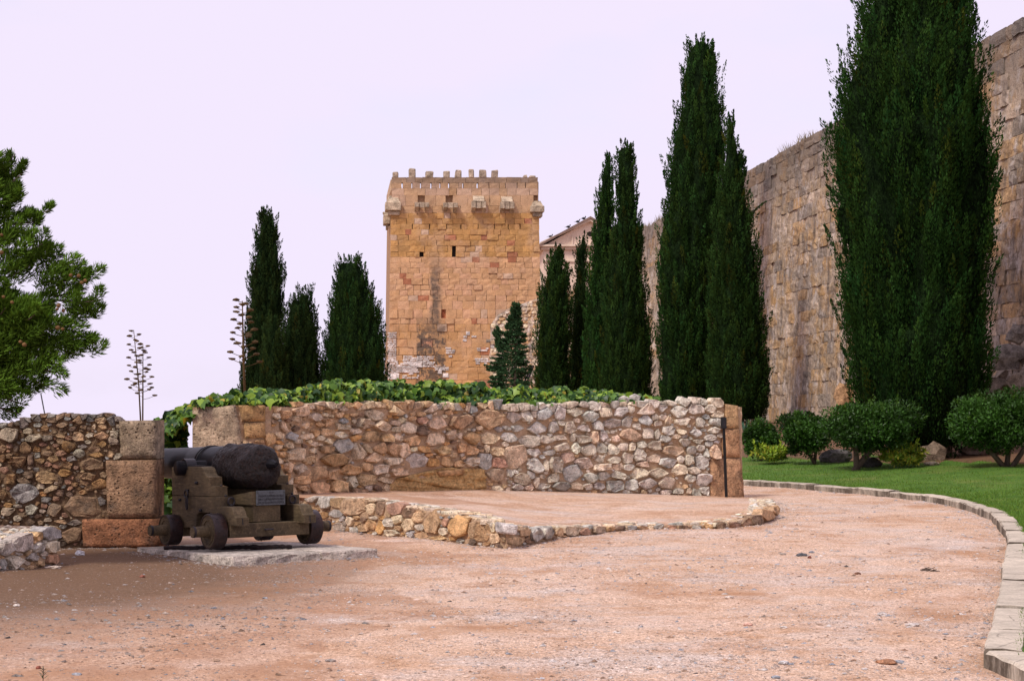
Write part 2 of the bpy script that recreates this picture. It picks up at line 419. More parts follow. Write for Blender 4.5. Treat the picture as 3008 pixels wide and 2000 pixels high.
M['tyre'] = iron_mat('truck_tyre', (.022, .012, .012), .42, .1, .4, 25, .15)
M['plaque'] = iron_mat('plaque_metal', (.075, .08, .09), .45, .3, 0, 30, .1)
M['ink'] = iron_mat('plaque_letters', (.012, .012, .014), .6, 0, 0, 30, .05)
M['black'] = iron_mat('black_paint', (.009, .009, .011), .45, 0, 0, 30, .05)
def kerb_mat():
    t = NT('kerb_stone'); c = t.source('obj')
    c = t.mix(c, t.ramp(t.noise(4, 7, .7), (.3, .68), (.7, 1.2)), 1, 'MULTIPLY')
    c = t.mix(c, t.ramp(t.noise(50, 4, .7), (.3, .8), (.7, 1.15)), 1, 'MULTIPLY')
    # soot-black runs down the faces
    up = t.n('ShaderNodeSeparateXYZ'); t.l(t.geo.outputs['Normal'], up.inputs[0])
    side = t.ramp(t.math('ABSOLUTE', up.outputs[2]), (.3, 1), (.75, 0))
    rn = t.ramp(t.noise(1.6, 7, .75, t.scaled(t.pos, (1.6, 1.6, .5))), (.40, .15), (.56, .95))
    c = t.mix(c, (.07, .052, .036), t.math('MULTIPLY', rn, side))
    cr = t.ramp(t.voro(2.2, 'Distance', t.mix(t.pos, t.noise(3, 4), .12), 'DISTANCE_TO_EDGE'), (.004, .55), (.016, 0))
    c = t.mix(c, (.12, .10, .08), cr)
    t.bump(t.noise(16, 7, .7), .5, .02); return t.base(c, .85)
M['kerb'] = kerb_mat()
M['plaster'] = earth_mat('pink_plaster', (.68, .54, .43), (.62, .48, .38), .3, .15)
M['plaster_trim'] = earth_mat('cornice_plaster', (.62, .49, .39), (.52, .40, .31), .4, .2)
M['roof'] = earth_mat('roof_tile', (.22, .15, .12), (.15, .10, .085), .5, .4)
M['dark'] = earth_mat('dark_interior', (.02, .015, .012), (.014, .011, .01), .5, .1)
M['tuft'] = earth_mat('dry_flower', (.10, .06, .022), (.05, .032, .015), 2, .3)
M['cone'] = earth_mat('cone', (.19, .105, .04), (.11, .06, .025), 3, .4)
M['soil'] = earth_mat('bare_soil', (.16, .085, .045), (.11, .06, .035), 1, .6)
M['white'] = earth_mat('paper', (.75, .74, .74), (.66, .65, .66), 3, .2)

# ------------------------------------------------------------------ palette of the rubble
PAL = dict(t=(.59, .395, .225), p=(.70, .56, .40), g=(.45, .415, .365), o=(.53, .30, .125), r=(.51, .29, .19), d=(.25, .165, .11), w=(.66, .605, .52))
def colour(code, rng):
    c = np.mean([PAL[k] for k in code], axis=0)
    return np.clip(c * rng.normal(1, .10) * (1 + rng.normal(0, .016, 3) + rng.normal(0, .035) * np.array((1, 0, -1))), .02, .75)

# ------------------------------------------------------------------ rubble builder
def clip(poly, nx, ny, off):
    """keeps the part of the polygon where nx*x+ny*y <= off"""
    out = []; m = len(poly)
    for i in range(m):
        a = poly[i]; b = poly[(i + 1) % m]
        da = nx * a[0] + ny * a[1] - off; db = nx * b[0] + ny * b[1] - off
        if da <= 0: out.append(a)
        if (da < 0) != (db < 0) and abs(da - db) > 1e-9:
            t = da / (da - db); out.append((a[0] + (b[0] - a[0]) * t, a[1] + (b[1] - a[1]) * t))
    return out
def fill_in(stones, x0, x1, ytop, ybot, rng, sizes, codes, tries=6000, keep_out=()):
    S = np.array([(s[0], s[1], s[2] / 2, s[3] / 2) for s in stones] or [(-1e6, 0, 1, 1)])
    for r0 in sizes:
        n = 0
        for _ in range(tries):
            x = rng.uniform(x0, x1); yt = ytop(x); yb = ybot(x)
            r = r0 * rng.uniform(.8, 1.2)
            y = rng.uniform(yt + r * .3, yb - r * .3)
            if any(a <= x <= c and b <= y <= d for a, b, c, d in keep_out): continue
            e = ((x - S[:, 0]) / (S[:, 2] + r * 1.1)) ** 2 + ((y - S[:, 1]) / (S[:, 3] + r * .8)) ** 2
            if e.min() < .92: continue
            wv = r * 2 * rng.uniform(.95, 1.5); hv = r * 2 * rng.uniform(.6, 1.0)
            stones.append((x, y, wv, hv, codes(x, y, rng)))
            S = np.vstack([S, (x, y, wv / 2, hv / 2)])
    return stones
def rubble(root, stones, S, N, rng, pxm, mat, mat_a, dim=1.0, gap=1.6, part='stone', most=300, proud=(.04, .10), back=.12, boxy=3.0, ylim=None):
    """stones: (cx, cy, w, h, code) in photo pixels on the face; S maps a pixel to the face, N gives its outward normal"""
    base = world_loc(root)
    A = np.array([(s[0], s[1], s[2] / 2, s[3] / 2) for s in stones])
    made = []
    for i, s in enumerate(stones):
        cx, cy, hw, hh = A[i]
        n = rng.integers(6, 10) if max(hw, hh) > 9 else 6
        ex = rng.uniform(boxy - .4, boxy + 4); ro = rng.normal(0, .13)
        th = np.sort((np.arange(n) + rng.uniform(-.46, .46, n) + rng.random()) / n * 2 * math.pi)
        ct, sn = np.cos(th), np.sin(th)
        rr = (np.abs(ct) ** ex + np.abs(sn) ** ex) ** (-1 / ex) * rng.uniform(.80, 1.16, n)
        px = hw * rr * ct; py = hh * rr * sn
        px, py = px * math.cos(ro) - py * math.sin(ro), px * math.sin(ro) + py * math.cos(ro)
        poly = list(zip(cx + px, cy + py))
        dx = A[:, 0] - cx; dy = A[:, 1] - cy; dist = np.hypot(dx, dy)
        near = np.where((dist > 0) & (np.abs(dx) < hw + A[:, 2] + 4) & (np.abs(dy) < hh + A[:, 3] + 4))[0]
        for j in near:
            ux, uy = dx[j] / dist[j], dy[j] / dist[j]
            ri = 1 / math.hypot(ux / hw, uy / hh); rj = 1 / math.hypot(ux / A[j, 2], uy / A[j, 3])
            q = dist[j] * ri / (ri + rj)
            if ri + rj > dist[j] * .85:
                poly = clip(poly, ux, uy, ux * cx + uy * cy + q - gap / 2)
                if len(poly) < 3: break
        if len(poly) < 4: continue
        p = np.array(poly)
        if ylim is not None:
            p[:, 1] = np.minimum(p[:, 1], ylim(cx))
        q = p[np.hypot(*(p - np.roll(p, 1, 0)).T) > .5]
        if len(q) < 4: continue
        p = q; c = p.mean(0); area = .5 * abs(np.dot(p[:, 0], np.roll(p[:, 1], 1)) - np.dot(p[:, 1], np.roll(p[:, 0], 1)))
        if area < 10: continue
        m = len(p); size = math.sqrt(area) / pxm
        hgt = min(rng.uniform(*proud), size * .5); tilt = rng.normal(0, .16, 2)
        V = []
        for sc, dp in ((1.0, -back), (1.0, hgt * .5), (.955, hgt * .92), (.76, hgt)):
            for k in range(m):
                q = c + (p[k] - c) * sc * (1 + (rng.normal(0, .035) if dp > 0 else 0))
                dd = dp + (0 if dp < 0 else (rng.normal(0, .17) * hgt + ((q - c) / pxm) @ tilt))
                V.append(S(q[0], q[1]) + N(q[0]) * dd - base)
        V.append(S(c[0], c[1]) + N(c[0]) * hgt * rng.uniform(.8, 1.15) - base)
        Fs = []
        for r in range(3):
            for k in range(m): k2 = (k + 1) % m; Fs.append((r * m + k, r * m + k2, (r + 1) * m + k2, (r + 1) * m + k))
        for k in range(m): Fs.append((3 * m + k, 3 * m + (k + 1) % m, 4 * m))
        Fs.append(tuple(range(m))[::-1])
        made.append((area, V, Fs, colour(s[4], rng) * dim, rng.random() < .22))
    made.sort(key=lambda q: -q[0])
    for a, V, Fs, c, sm in made[:most]: obj(part, V, Fs, mat, root, sm, None, c)
    rest = MB()
    for a, V, Fs, c, sm in made[most:]: rest.add(V, Fs, c)
    if rest.v:
        o = rest.build('small_stones', mat_a, root); o['kind'] = 'stuff'
    return len(made)
def backing(name, root, xs, S, N, ytop, ybot, ny, thick, mat, rough=.018, seed=1, topdrop=0.0):
    """the solid mortar body of a wall: rough front, top, back and ends"""
    base = world_loc(root); nx = len(xs); V = []; Fs = []
    for i, x in enumerate(xs):
        yt = ytop(x) + topdrop; yb = ybot(x)
        for j in range(ny):
            y = yb + (yt - yb) * j / (ny - 1)
            V.append(S(x, y) + N(x) * rough * (vnoise(x / 22, y / 18, seed) + .6 * vnoise(x / 8, y / 8, seed + 1)) - base)
        p = S(x, yt) - base
        V.append(p - N(x) * thick); q = S(x, yb) - base; V.append(q - N(x) * thick)
    k = ny + 2
    for i in range(nx - 1):
        a, b = i * k, (i + 1) * k
        for j in range(ny - 1): Fs.append((a + j, b + j, b + j + 1, a + j + 1))
        Fs.append((a + ny - 1, b + ny - 1, b + ny, a + ny)); Fs.append((a + ny, b + ny, b + ny + 1, a + ny + 1))
    for i in (0, nx - 1):
        a = i * k; f = [a + j for j in range(ny)] + [a + ny, a + ny + 1]; Fs.append(f if i else f[::-1])
    return obj(name, V, Fs, mat, root, False)
def face_block(root, name, quad, S, N, rng, proud, back, mat, color, res=4, rough=.012, round_=.12, label=None, group=None):
    """a big squared stone whose face is the pixel quad (x0,y0),(x1,y0)...: rounded arrises, worn face"""
    base = world_loc(root); q = np.array(quad, float); n = res
    V = []; Fs = []
    off = rng.uniform(-90, 90, 2)
    for i in range(n + 1):
        for j in range(n + 1):
            u = i / n; v = j / n
            p = q[0] * (1 - u) * (1 - v) + q[1] * u * (1 - v) + q[2] * u * v + q[3] * (1 - u) * v
            e = min(u, 1 - u, v, 1 - v)
            d = proud + (-.35 * proud if e == 0 else 0) + rough * (vnoise(p[0] / 14 + off[0], p[1] / 14, 3) + .5 * vnoise(p[0] / 6, p[1] / 6 + off[1], 4))
            V.append(S(p[0], p[1]) + N(p[0]) * d - base)
    idx = lambda i, j: i * (n + 1) + j
    for i in range(n):
        for j in range(n): Fs.append((idx(i, j), idx(i, j + 1), idx(i + 1, j + 1), idx(i + 1, j)))
    rim = [idx(i, 0) for i in range(n)] + [idx(n, j) for j in range(n)] + [idx(i, n) for i in range(n, 0, -1)] + [idx(0, j) for j in range(n, 0, -1)]
    b0 = len(V)
    for k in rim:
        i, j = divmod(k, n + 1); u = i / n; v = j / n
        p = q[0] * (1 - u) * (1 - v) + q[1] * u * (1 - v) + q[2] * u * v + q[3] * (1 - u) * v
        V.append(S(p[0], p[1]) - N(p[0]) * back - base)
    m = len(rim)
    for k in range(m): Fs.append((rim[k], rim[(k + 1) % m], b0 + (k + 1) % m, b0 + k))
    Fs.append(tuple(b0 + k for k in range(m)))
    o = obj(name, V, Fs, mat, root, False, None, color)
    for p in list(o.data.polygons)[:n * n]: p.use_smooth = True
    return o
def interp(tab):
    xs = [t[0] for t in tab]
    return [(lambda x, k=k: float(np.interp(x, xs, [t[k] for t in tab]))) for k in range(1, len(tab[0]))]

# ------------------------------------------------------------------ ground
def grid(xs, ys, zf, mat, name):
    X, Y = np.meshgrid(xs, ys, indexing='ij'); Z = zf(X, Y)
    V = np.stack([X, Y, Z], -1).reshape(-1, 3); nx, ny = len(xs), len(ys)
    i = np.arange(nx - 1)[:, None] * ny + np.arange(ny - 1)[None, :]; i = i.ravel()
    return obj(name, V, np.stack([i, i + ny, i + ny + 1, i + 1], -1), mat, None, True)
def ground_z(X, Y):
    z = .016 * vnoise(X / 1.1, Y / 1.1, 5) + .010 * vnoise(X / .37, Y / .37, 6) + .006 * vnoise(X / .16, Y / .16, 7)
    near = 1 - sst(30, 45, Y)
    drop = 6.0 * sst(28, 110, Y) * sst(2, -6, X)
    return z * near - drop - .004 - 60.0 * sst(140, 900, Y)
gx = np.concatenate([np.linspace(-400, -12, 26), np.arange(-11.8, 10.01, .13), np.linspace(10.5, 400, 28)])
gy = np.concatenate([np.linspace(-30, 6, 10), np.arange(6.3, 34, .13), np.linspace(34.5, 120, 40), np.linspace(130, 900, 24)])
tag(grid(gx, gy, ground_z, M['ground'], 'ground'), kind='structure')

# ------------------------------------------------------------------ kerb and lawn
KP = [(3.9, 3.0, .11), (3.15, 7.2, .11)] + [tuple(G(x, y, .11)) for x, y in ((3008, 1953), (2891, 1904), (2934, 1738), (2960, 1562), (2912, 1504), (2831, 1475), (2735, 1454), (2612, 1442.6), (2500, 1433), (2390.6, 1423.5), (2290.5, 1416.5), (2173, 1408))] + [(3.0, 37.6, .11), (.5, 40.5, .11)]
KP = np.array(KP); KP[2, :2] = (2.99, 9.6)
def dist_kerb(x, y):
    best = np.full(np.shape(x), 1e9)
    for a, b in zip(KP[:-1], KP[1:]):
        ax, ay = a[:2]; vx, vy = (b - a)[:2]; t = np.clip(((x - ax) * vx + (y - ay) * vy) / (vx * vx + vy * vy), 0, 1)
        best = np.minimum(best, np.hypot(x - ax - t * vx, y - ay - t * vy))
    return best
GW0 = np.array((12.7, 44.0)); GWD = np.array((-.1127, 1.0))         # line of the old city wall in plan
def gw_x(d): return GW0[0] + GWD[0] * (d - GW0[1])
def lawn_z(x, y):
    s = dist_kerb(x, y)
    return .085 + np.minimum(.052 * s, 1.0) + .012 * vnoise(np.asarray(x) / .7, np.asarray(y) / .7, 9) * np.minimum(s, 1)
def on_lawn(px, py):
    k = (px - CX) / F; m = (py - HY) / F
    for d in np.arange(9, 75, .1):
        if EYE - m * d <= float(lawn_z(np.array(k * d), np.array(d))) and d > 22: return np.array((k * d, d, EYE - m * d))
    return np.array((k * 60, 60, EYE - m * 60))
kp = []                                    # densified kerb line
for a, b in zip(KP[:-1], KP[1:]):
    n = max(2, int(np.linalg.norm(b - a) / .35))
    kp += [a + (b - a) * t for t in np.arange(n) / n]
kp.append(KP[-1]); kp = np.array(kp)
KW = .24
tn = np.gradient(kp, axis=0)[:, :2]; tn /= np.linalg.norm(tn, axis=1)[:, None]
knorm = np.stack([tn[:, 1], -tn[:, 0]], 1)                          # towards the lawn
n_k = len(kp); n_t = 46
i_far = int(np.argmax(kp[:, 0])); wd = np.interp(np.arange(n_k), [0, i_far, n_k - 1], [5, 33, 108])
tt = np.linspace(0, 1, n_t) ** 1.7
inner = kp[:, :2] + knorm * (KW - .03)
wall_pts = np.stack([gw_x(wd) + .4, wd], 1)
XY = inner[:, None, :] * (1 - tt)[None, :, None] + wall_pts[:, None, :] * tt[None, :, None]
ZL = lawn_z(XY[..., 0], XY[..., 1])
V = np.concatenate([XY, ZL[..., None]], -1).reshape(-1, 3)
ii = (np.arange(n_k - 1)[:, None] * n_t + np.arange(n_t - 1)[None, :]).ravel()
qf = np.stack([ii, ii + 1, ii + n_t + 1, ii + n_t], -1)[:, ::-1].copy()
mc = V[qf].mean(1); far = (dist_kerb(mc[:, 0], mc[:, 1]) > 6.2 + 1.2 * vnoise(mc[:, 0] / 1.5, mc[:, 1] / 1.5, 10)) & (mc[:, 1] > 29)
tag(obj('lawn', V, qf[~far], M['lawn'], None, True), kind='structure')
tag(obj('bare_soil', V, qf[far], M['soil'], None, True), kind='structure')
rng = np.random.default_rng(11)
# grass blades on the part of the lawn one sees
nb = 140000
a = rng.integers(0, n_k - 1, nb); u = rng.random(nb); tb = rng.random(nb) ** 1.6 * .62
pa = inner[a] * (1 - u)[:, None] + inner[a + 1] * u[:, None]; pb = wall_pts[a] * (1 - u)[:, None] + wall_pts[a + 1] * u[:, None]
q = pa * (1 - tb)[:, None] + pb * tb[:, None]; q += rng.normal(0, .02, q.shape)
ok = (dist_kerb(q[:, 0], q[:, 1]) < 6.4 + 1.2 * vnoise(q[:, 0] / 1.5, q[:, 1] / 1.5, 10)) & (q[:, 1] > 9) & (q[:, 1] < 46) & (q[:, 0] < q[:, 1] * .46); q = q[ok]; nb = len(q)
zb = lawn_z(q[:, 0], q[:, 1]); hb = rng.uniform(.010, .026, nb) * (1 + .02 * q[:, 1]); an = rng.uniform(0, 6.28, nb); wb = hb * .16
V = np.zeros((nb, 3, 3)); cs = np.stack([np.cos(an), np.sin(an)], 1)
V[:, 0, :2] = q - cs * wb[:, None]; V[:, 1, :2] = q + cs * wb[:, None]; V[:, 0, 2] = V[:, 1, 2] = zb - .004
V[:, 2, :2] = q + rng.normal(0, .45, (nb, 2)) * hb[:, None]; V[:, 2, 2] = zb + hb
gc = np.array((.090, .180, .022)) * rng.uniform(.6, 1.5, nb)[:, None] * np.stack([rng.uniform(.8, 1.35, nb), np.ones(nb), np.ones(nb)], 1)
tag(obj('grass', V.reshape(-1, 3), np.arange(nb * 3).reshape(-1, 3), M['grass'], None, False, np.repeat(gc, 3, 0)), 'short mown green grass on the lawn beside the kerb', 'grass', kind='stuff')

rng = np.random.default_rng(12)
kerb = empty('kerb', KP[3], 'pale stone kerb curving between the gravel path and the lawn', 'kerb')
cum = np.concatenate([[0], np.cumsum(np.linalg.norm(np.diff(KP, axis=0), axis=1))])
def along(s):
    i = min(max(int(np.searchsorted(cum, s) - 1), 0), len(KP) - 2); t = (s - cum[i]) / (cum[i + 1] - cum[i]); return KP[i] + (KP[i + 1] - KP[i]) * t
s = .2; brk = []
while s < cum[-1] - .3:
    near = [c for c in cum if abs(c - s) < .35]
    if near and s > 1: s = near[0] if near[0] > (brk[-1] if brk else 0) + .4 else s
    brk.append(s); s += rng.uniform(.95, 1.35)
for s0, s1 in zip(brk[:-1], brk[1:]):
    a, b = along(s0 + .011), along(s1 - .011)
    t = (b - a)[:2]; Ln = np.linalg.norm(t); t /= Ln; nn = np.array((t[1], -t[0]))
    ji = rng.normal(0, .006, 2); dz = rng.normal(0, .011); k = 6
    V = []; Fs = []
    prof = [(-.002, -.15), (0, .095), (.016, .112), (KW * .5, .114), (KW - .012, .112), (KW, .09), (KW, -.15)]
    for i in range(k + 1):
        f = i / k
        for o_, z_ in prof:
            e = rng.normal(0, .0035); c2 = a[:2] + t * Ln * f + nn * (o_ + ji[0] * (1 - f) + ji[1] * f + e)
            V.append((c2[0] - kerb.location[0], c2[1] - kerb.location[1], z_ + dz + rng.normal(0, .003) - kerb.location[2]))
    m = len(prof)
    for i in range(k):
        for j in range(m - 1): Fs.append((i * m + j, (i + 1) * m + j, (i + 1) * m + j + 1, i * m + j + 1))
    Fs.append(tuple(range(m))); Fs.append(tuple(k * m + j for j in range(m))[::-1])
    obj('kerb_stone', V, Fs, M['kerb'], kerb, False, None, np.array((.50, .43, .345)) * rng.uniform(.85, 1.12))

# ------------------------------------------------------------------ bastion wall (curved rubble wall with squared end blocks)
# table: pixel x, depth, pixel y of the top, pixel y of the foot
BT = [(566, 23.55, 1192, 1560), (640, 23.58, 1190, 1545), (715, 23.65, 1190, 1525), (790, 23.9, 1190, 1495), (860, 24.5, 1192, 1468), (1000, 25.7, 1190, 1458), (1200, 26.9, 1191, 1450),
      (1400, 28.1, 1195, 1447), (1600, 28.9, 1196, 1449), (1700, 29.3, 1192, 1452), (1800, 29.6, 1190, 1456), (1890, 29.85, 1186, 1460), (1980, 30.1, 1182, 1464), (2080, 30.3, 1179, 1470), (2180, 30.6, 1192, 1476)]
bd, bt, bb = interp(BT)
def SB(x, y): return P(x, y, bd(x))
_bpl = np.array([P(t[0], HY, t[1])[:2] for t in BT]); _bxs = [t[0] for t in BT]
_bn = np.gradient(_bpl, axis=0); _bn = np.stack([_bn[:, 1], -_bn[:, 0]], 1); _bn /= np.linalg.norm(_bn, axis=1)[:, None]
def NB(x): return np.array((np.interp(x, _bxs, _bn[:, 0]), np.interp(x, _bxs, _bn[:, 1]), 0))
rng = np.random.default_rng(21)
bast = empty('bastion_wall', P(1300, 1450, 27.5), 'long curved rubble wall of tan and grey stones topped by ivy', 'wall')
A_ = """540,235,170,120,t 540,365,155,130,t 905,200,130,110,rp 780,240,75,80,t 715,195,60,50,p 770,335,45,80,p 730,405,75,60,p 835,415,90,60,g 660,440,85,110,o 580,455,80,25,t 810,488,55,60,p
945,420,110,45,p 938,330,60,60,p 1065,430,60,45,p 1020,390,65,60,o 1110,385,80,55,t 1140,300,110,65,t 1250,340,105,45,p 1220,405,120,55,p 1345,375,85,45,p 1340,430,95,45,o 1245,490,145,110,g 1120,525,125,60,do
865,565,130,100,p 980,610,120,65,t 1165,605,220,105,o 1300,605,40,60,g 1365,545,95,150,p 1445,520,65,70,p 1545,515,120,90,t 1420,315,115,85,g 1500,240,155,95,gp 1565,335,135,85,p 1465,420,140,85,t 1605,430,110,60,t
1690,425,60,60,p 1680,200,230,90,tp 1780,345,125,90,p 1810,445,170,85,t 1655,525,95,100,t 1740,530,85,110,p 1820,520,60,35,p 1835,610,155,125,g 1650,615,185,65,p 1480,590,135,75,p 1690,700,150,65,p 1540,680,130,90,p
1430,665,110,60,t 1300,690,160,85,t 1155,725,120,90,t 1030,715,160,110,t 895,680,90,95,g 920,765,140,75,t 1435,765,165,90,t 1320,780,55,95,p 1215,815,130,130,t 1060,830,140,105,t 930,835,100,50,t 1590,770,120,45,p
1605,835,80,60,p 1450,835,60,40,g 1380,860,150,50,dt 820,785,40,65,p 790,750,60,70,o 800,670,70,90,p 840,860,60,70,t 1885,290,60,50,r 1890,375,95,80,d 2010,310,150,95,rp 2210,300,190,110,dt 2000,440,165,110,p
2125,405,90,65,g 2195,410,35,50,g 2280,430,125,90,o 2215,505,80,85,t 2290,530,90,80,t 2055,530,120,75,ot 1910,520,110,50,o 2080,620,110,90,t 1970,620,80,70,o 2140,570,65,45,p 2185,635,80,55,t 2285,625,100,70,p
1050,180,120,60,d 1030,260,100,60,tg 1250,185,90,55,g 1390,180,90,45,p 1590,165,110,40,t 1850,170,110,60,g 1960,190,110,60,gp 2060,170,110,60,p 2180,180,120,60,gp 2290,190,100,70,g"""
B_ = """100,250,220,150,dt 280,250,100,100,rp 370,240,80,90,g 430,225,50,60,rp 520,215,130,100,g 635,210,100,120,g 740,205,110,70,tp 865,245,120,75,g 985,200,120,110,gp 1105,205,95,90,g 1185,190,60,90,p 1300,185,190,90,gp
1430,160,90,100,g 1555,205,120,80,g 1690,190,130,80,g 1790,185,120,60,gp 1840,225,100,45,p 310,335,105,60,g 465,330,160,85,g 590,330,75,95,gp 645,295,60,45,pg 710,330,85,90,gp 820,335,90,55,g 930,310,90,70,g
1040,300,135,75,g 1150,290,75,85,g 1230,325,60,50,p 1300,270,105,80,g 1370,250,60,45,p 1430,250,70,40,pg 1470,275,45,70,o 1575,285,110,55,p 1480,350,95,70,pg 1575,360,70,45,p 1680,370,90,60,g 1715,290,70,75,pg
1840,285,95,60,g 1815,350,100,45,p 1390,300,60,45,p 1180,385,180,90,ro 1315,380,90,95,rp 1385,380,45,70,pg 1440,415,80,50,pg 95,410,140,110,tp 240,405,120,70,g 400,430,150,95,pg 520,425,110,65,tp 635,410,120,45,p
735,405,40,70,p 810,420,105,70,p 895,405,55,90,tr 970,395,60,75,g 1065,415,65,50,pr 650,475,150,60,p 755,485,60,80,p 850,505,120,90,dp 955,490,80,75,g 1040,500,85,90,gp 1120,480,80,60,pg 1190,475,55,60,p
1265,460,75,55,p 1360,470,90,80,gd 1510,505,180,80,rop 1600,445,80,60,gp 1790,405,100,50,pg 1700,435,75,40,p 1715,490,60,60,p 1830,510,90,110,o 1765,530,40,70,g 1650,505,70,60,g 1785,455,60,40,g 70,490,40,60,p
150,510,105,70,p 285,550,170,180,o 435,520,110,65,g 545,525,95,45,g 690,560,110,75,rp 605,610,105,120,pg 530,620,35,90,p 440,625,130,105,gp 165,600,110,80,r 60,590,120,115,g 820,605,150,90,pg 945,570,60,60,p
960,635,140,55,p 1050,575,110,60,gp 1150,560,90,75,p 1245,540,95,90,gd 1360,565,130,60,pr 1080,630,85,45,pr 1170,630,85,50,p 1270,610,95,45,r 1460,600,180,80,g 1565,575,60,55,p 1635,580,65,70,p 1730,595,95,100,g
1550,655,130,85,pt 1665,660,110,55,p 140,690,130,105,gp 250,680,50,60,g 590,715,90,75,p 725,680,140,125,g 875,710,100,75,pg 975,700,90,65,g 1085,695,110,60,gp 1240,680,140,80,gp 1385,680,140,75,g 1640,720,90,55,pg
1740,735,110,110,gp 340,725,130,80,dt 450,750,50,70,tp 410,690,60,60,g 640,780,150,75,gd 765,780,90,55,tp 850,780,75,50,tp 935,780,85,55,gd 1060,780,140,85,gd 1185,770,85,85,g 1310,765,145,75,gd 1470,755,150,90,gp
495,780,110,45,gp 310,785,90,45,g 400,790,70,40,t 1555,815,110,45,gp 1630,815,40,45,t 1685,830,65,55,gd 1745,815,75,65,gp"""
def parse(txt, ox, oy, k, grow=1.0):
    out = []
    for tk in txt.split():
        a, b, c, d, e = tk.split(',')
        out.append((ox + float(a) / k, oy + float(b) / k, float(c) / k * grow, float(d) / k * grow, e))
    return out
st = parse(A_, 550, 1130, 2.75, 1.06) + parse(B_, 1400, 1130, 2.621, 1.08)
def bcode(x, y, rng):
    return ('gw', 'gp', 'pw', 'pg', 'w', 't')[rng.integers(6)] if x > 1480 else ('t', 'p', 't', 'o', 'p', 'g', 'd')[rng.integers(7)]
# a ragged row of cap stones on the crest
for x in np.arange(870, 2125, 30):
    xx = x + rng.uniform(-8, 8); hh = rng.uniform(14, 30); st.append((xx, bt(xx) - rng.uniform(-3, 5), rng.uniform(26, 46), hh, bcode(xx, 0, rng)))
st = [(a, b, c, d, e + ('w' if a > 1480 else ('' if rng.random() < .5 else 't'))) for a, b, c, d, e in st]
st.append((1452, 1188, 52, 34, 'g'))
keep = [(560, 1180, 716, 1600), (716, 1180, 800, 1300), (1155, 1368, 1425, 1450), (2085, 1340, 2200, 1480), (2118, 1180, 2200, 1480)]
st = [s for s in st if not (s[0] < 775 and s[1] < 1290)]
st = fill_in(st, 720, 2115, lambda x: bt(x) + 3, lambda x: bb(x) - 6, rng, (9, 6.5, 4.5), bcode, 2600, keep)
n_b = rubble(bast, st, SB, NB, rng, 175, M['stone'], M['stone_a'], gap=1.2, ylim=lambda x: bb(x) - 2)
ux = np.concatenate([np.arange(566, 2180, 9), [2180]])
backing('wall_core', bast, ux, SB, NB, bt, bb, 26, .5, M['mortar'], .022, 31, 4)
# squared blocks at the left end
tb = lambda: np.array(PAL['t']) * rng.uniform(.82, 1.08)
face_block(bast, 'ashlar_block', [(566, 1206), (690, 1189), (717, 1330), (566, 1440)], SB, NB, rng, .05, .3, M['porous'], (.44, .33, .225), 8, .012)
face_block(bast, 'ashlar_block', [(699, 1190), (776, 1190), (776, 1237), (711, 1238)], SB, NB, rng, .045, .2, M['porous'], (.42, .25, .11), 5, .014)
face_block(bast, 'ashlar_block', [(717, 1242), (775, 1240), (776, 1284), (719, 1287)], SB, NB, rng, .05, .2, M['porous'], (.46, .28, .13), 5)
face_block(bast, 'ashlar_block', [(566, 1450), (720, 1345), (760, 1430), (566, 1570)], SB, NB, rng, .04, .2, M['porous'], (.38, .24, .13), 6)
# squared blocks at the right end
for qd, c in (([(2127, 1186), (2164, 1192), (2167, 1258), (2127, 1258)], (.50, .31, .16)), ([(2119, 1260), (2168, 1260), (2172, 1343), (2119, 1343)], (.48, .27, .145)), ([(2084, 1347), (2174, 1346), (2184, 1470), (2084, 1472)], (.47, .27, .15))):
    face_block(bast, 'ashlar_block', qd, SB, NB, rng, .06, .62, M['porous'], c, 7, .016)
# eroded patch of soft yellow rock low in the wall
face_block(bast, 'eroded_rock', [(1160, 1405), (1300, 1372), (1424, 1376), (1424, 1452)], SB, NB, rng, .05, .1, M['crumbly'], (.52, .33, .14), 26, .05)
face_block(bast, 'eroded_rock', [(1105, 1452), (1165, 1404), (1424, 1436), (1424, 1453)], SB, NB, rng, .04, .1, M['crumbly'], (.50, .31, .13), 20, .045)
face_block(bast, 'eroded_rock', [(1276, 1384), (1360, 1372), (1352, 1394), (1284, 1400)], SB, NB, rng, .10, .1, M['stone'], (.46, .27, .13), 6, .02)

# ------------------------------------------------------------------ low wall and gravel terrace in front of the bastion
LT = [(880, 24.0, 1466, 1548), (954, 23.0, 1466, 1556), (1059, 21.86, 1470, 1568), (1204, 21.2, 1491, 1580), (1350, 20.4, 1517, 1594), (1488, 19.56, 1546, 1612), (1572, 20.4, 1553, 1595), (1667, 21.4, 1551, 1577),
      (1781, 22.2, 1545, 1564), (1896, 22.7, 1542, 1557), (2020, 22.8, 1541, 1555), (2125, 22.8, 1538, 1554), (2220, 23.4, 1524, 1545), (2276, 25.0, 1501, 1523), (2281, 26.4, 1482, 1506), (2264, 29.4, 1466, 1478)]
ld, lt, lb = interp(LT[:14])
def SL(x, y): return P(x, y, ld(x))
_lpl = np.array([P(t[0], HY, t[1])[:2] for t in LT]); _lxs = [t[0] for t in LT[:14]]
_ln = np.gradient(_lpl, axis=0); _ln = np.stack([_ln[:, 1], -_ln[:, 0]], 1); _ln /= np.linalg.norm(_ln, axis=1)[:, None]
def NL(x): return np.array((np.interp(x, _lxs, _ln[:14, 0]), np.interp(x, _lxs, _ln[:14, 1]), 0))
low = empty('low_wall', G(1488, 1609), 'knee-high angular rubble edging wall holding up the gravel terrace', 'wall')
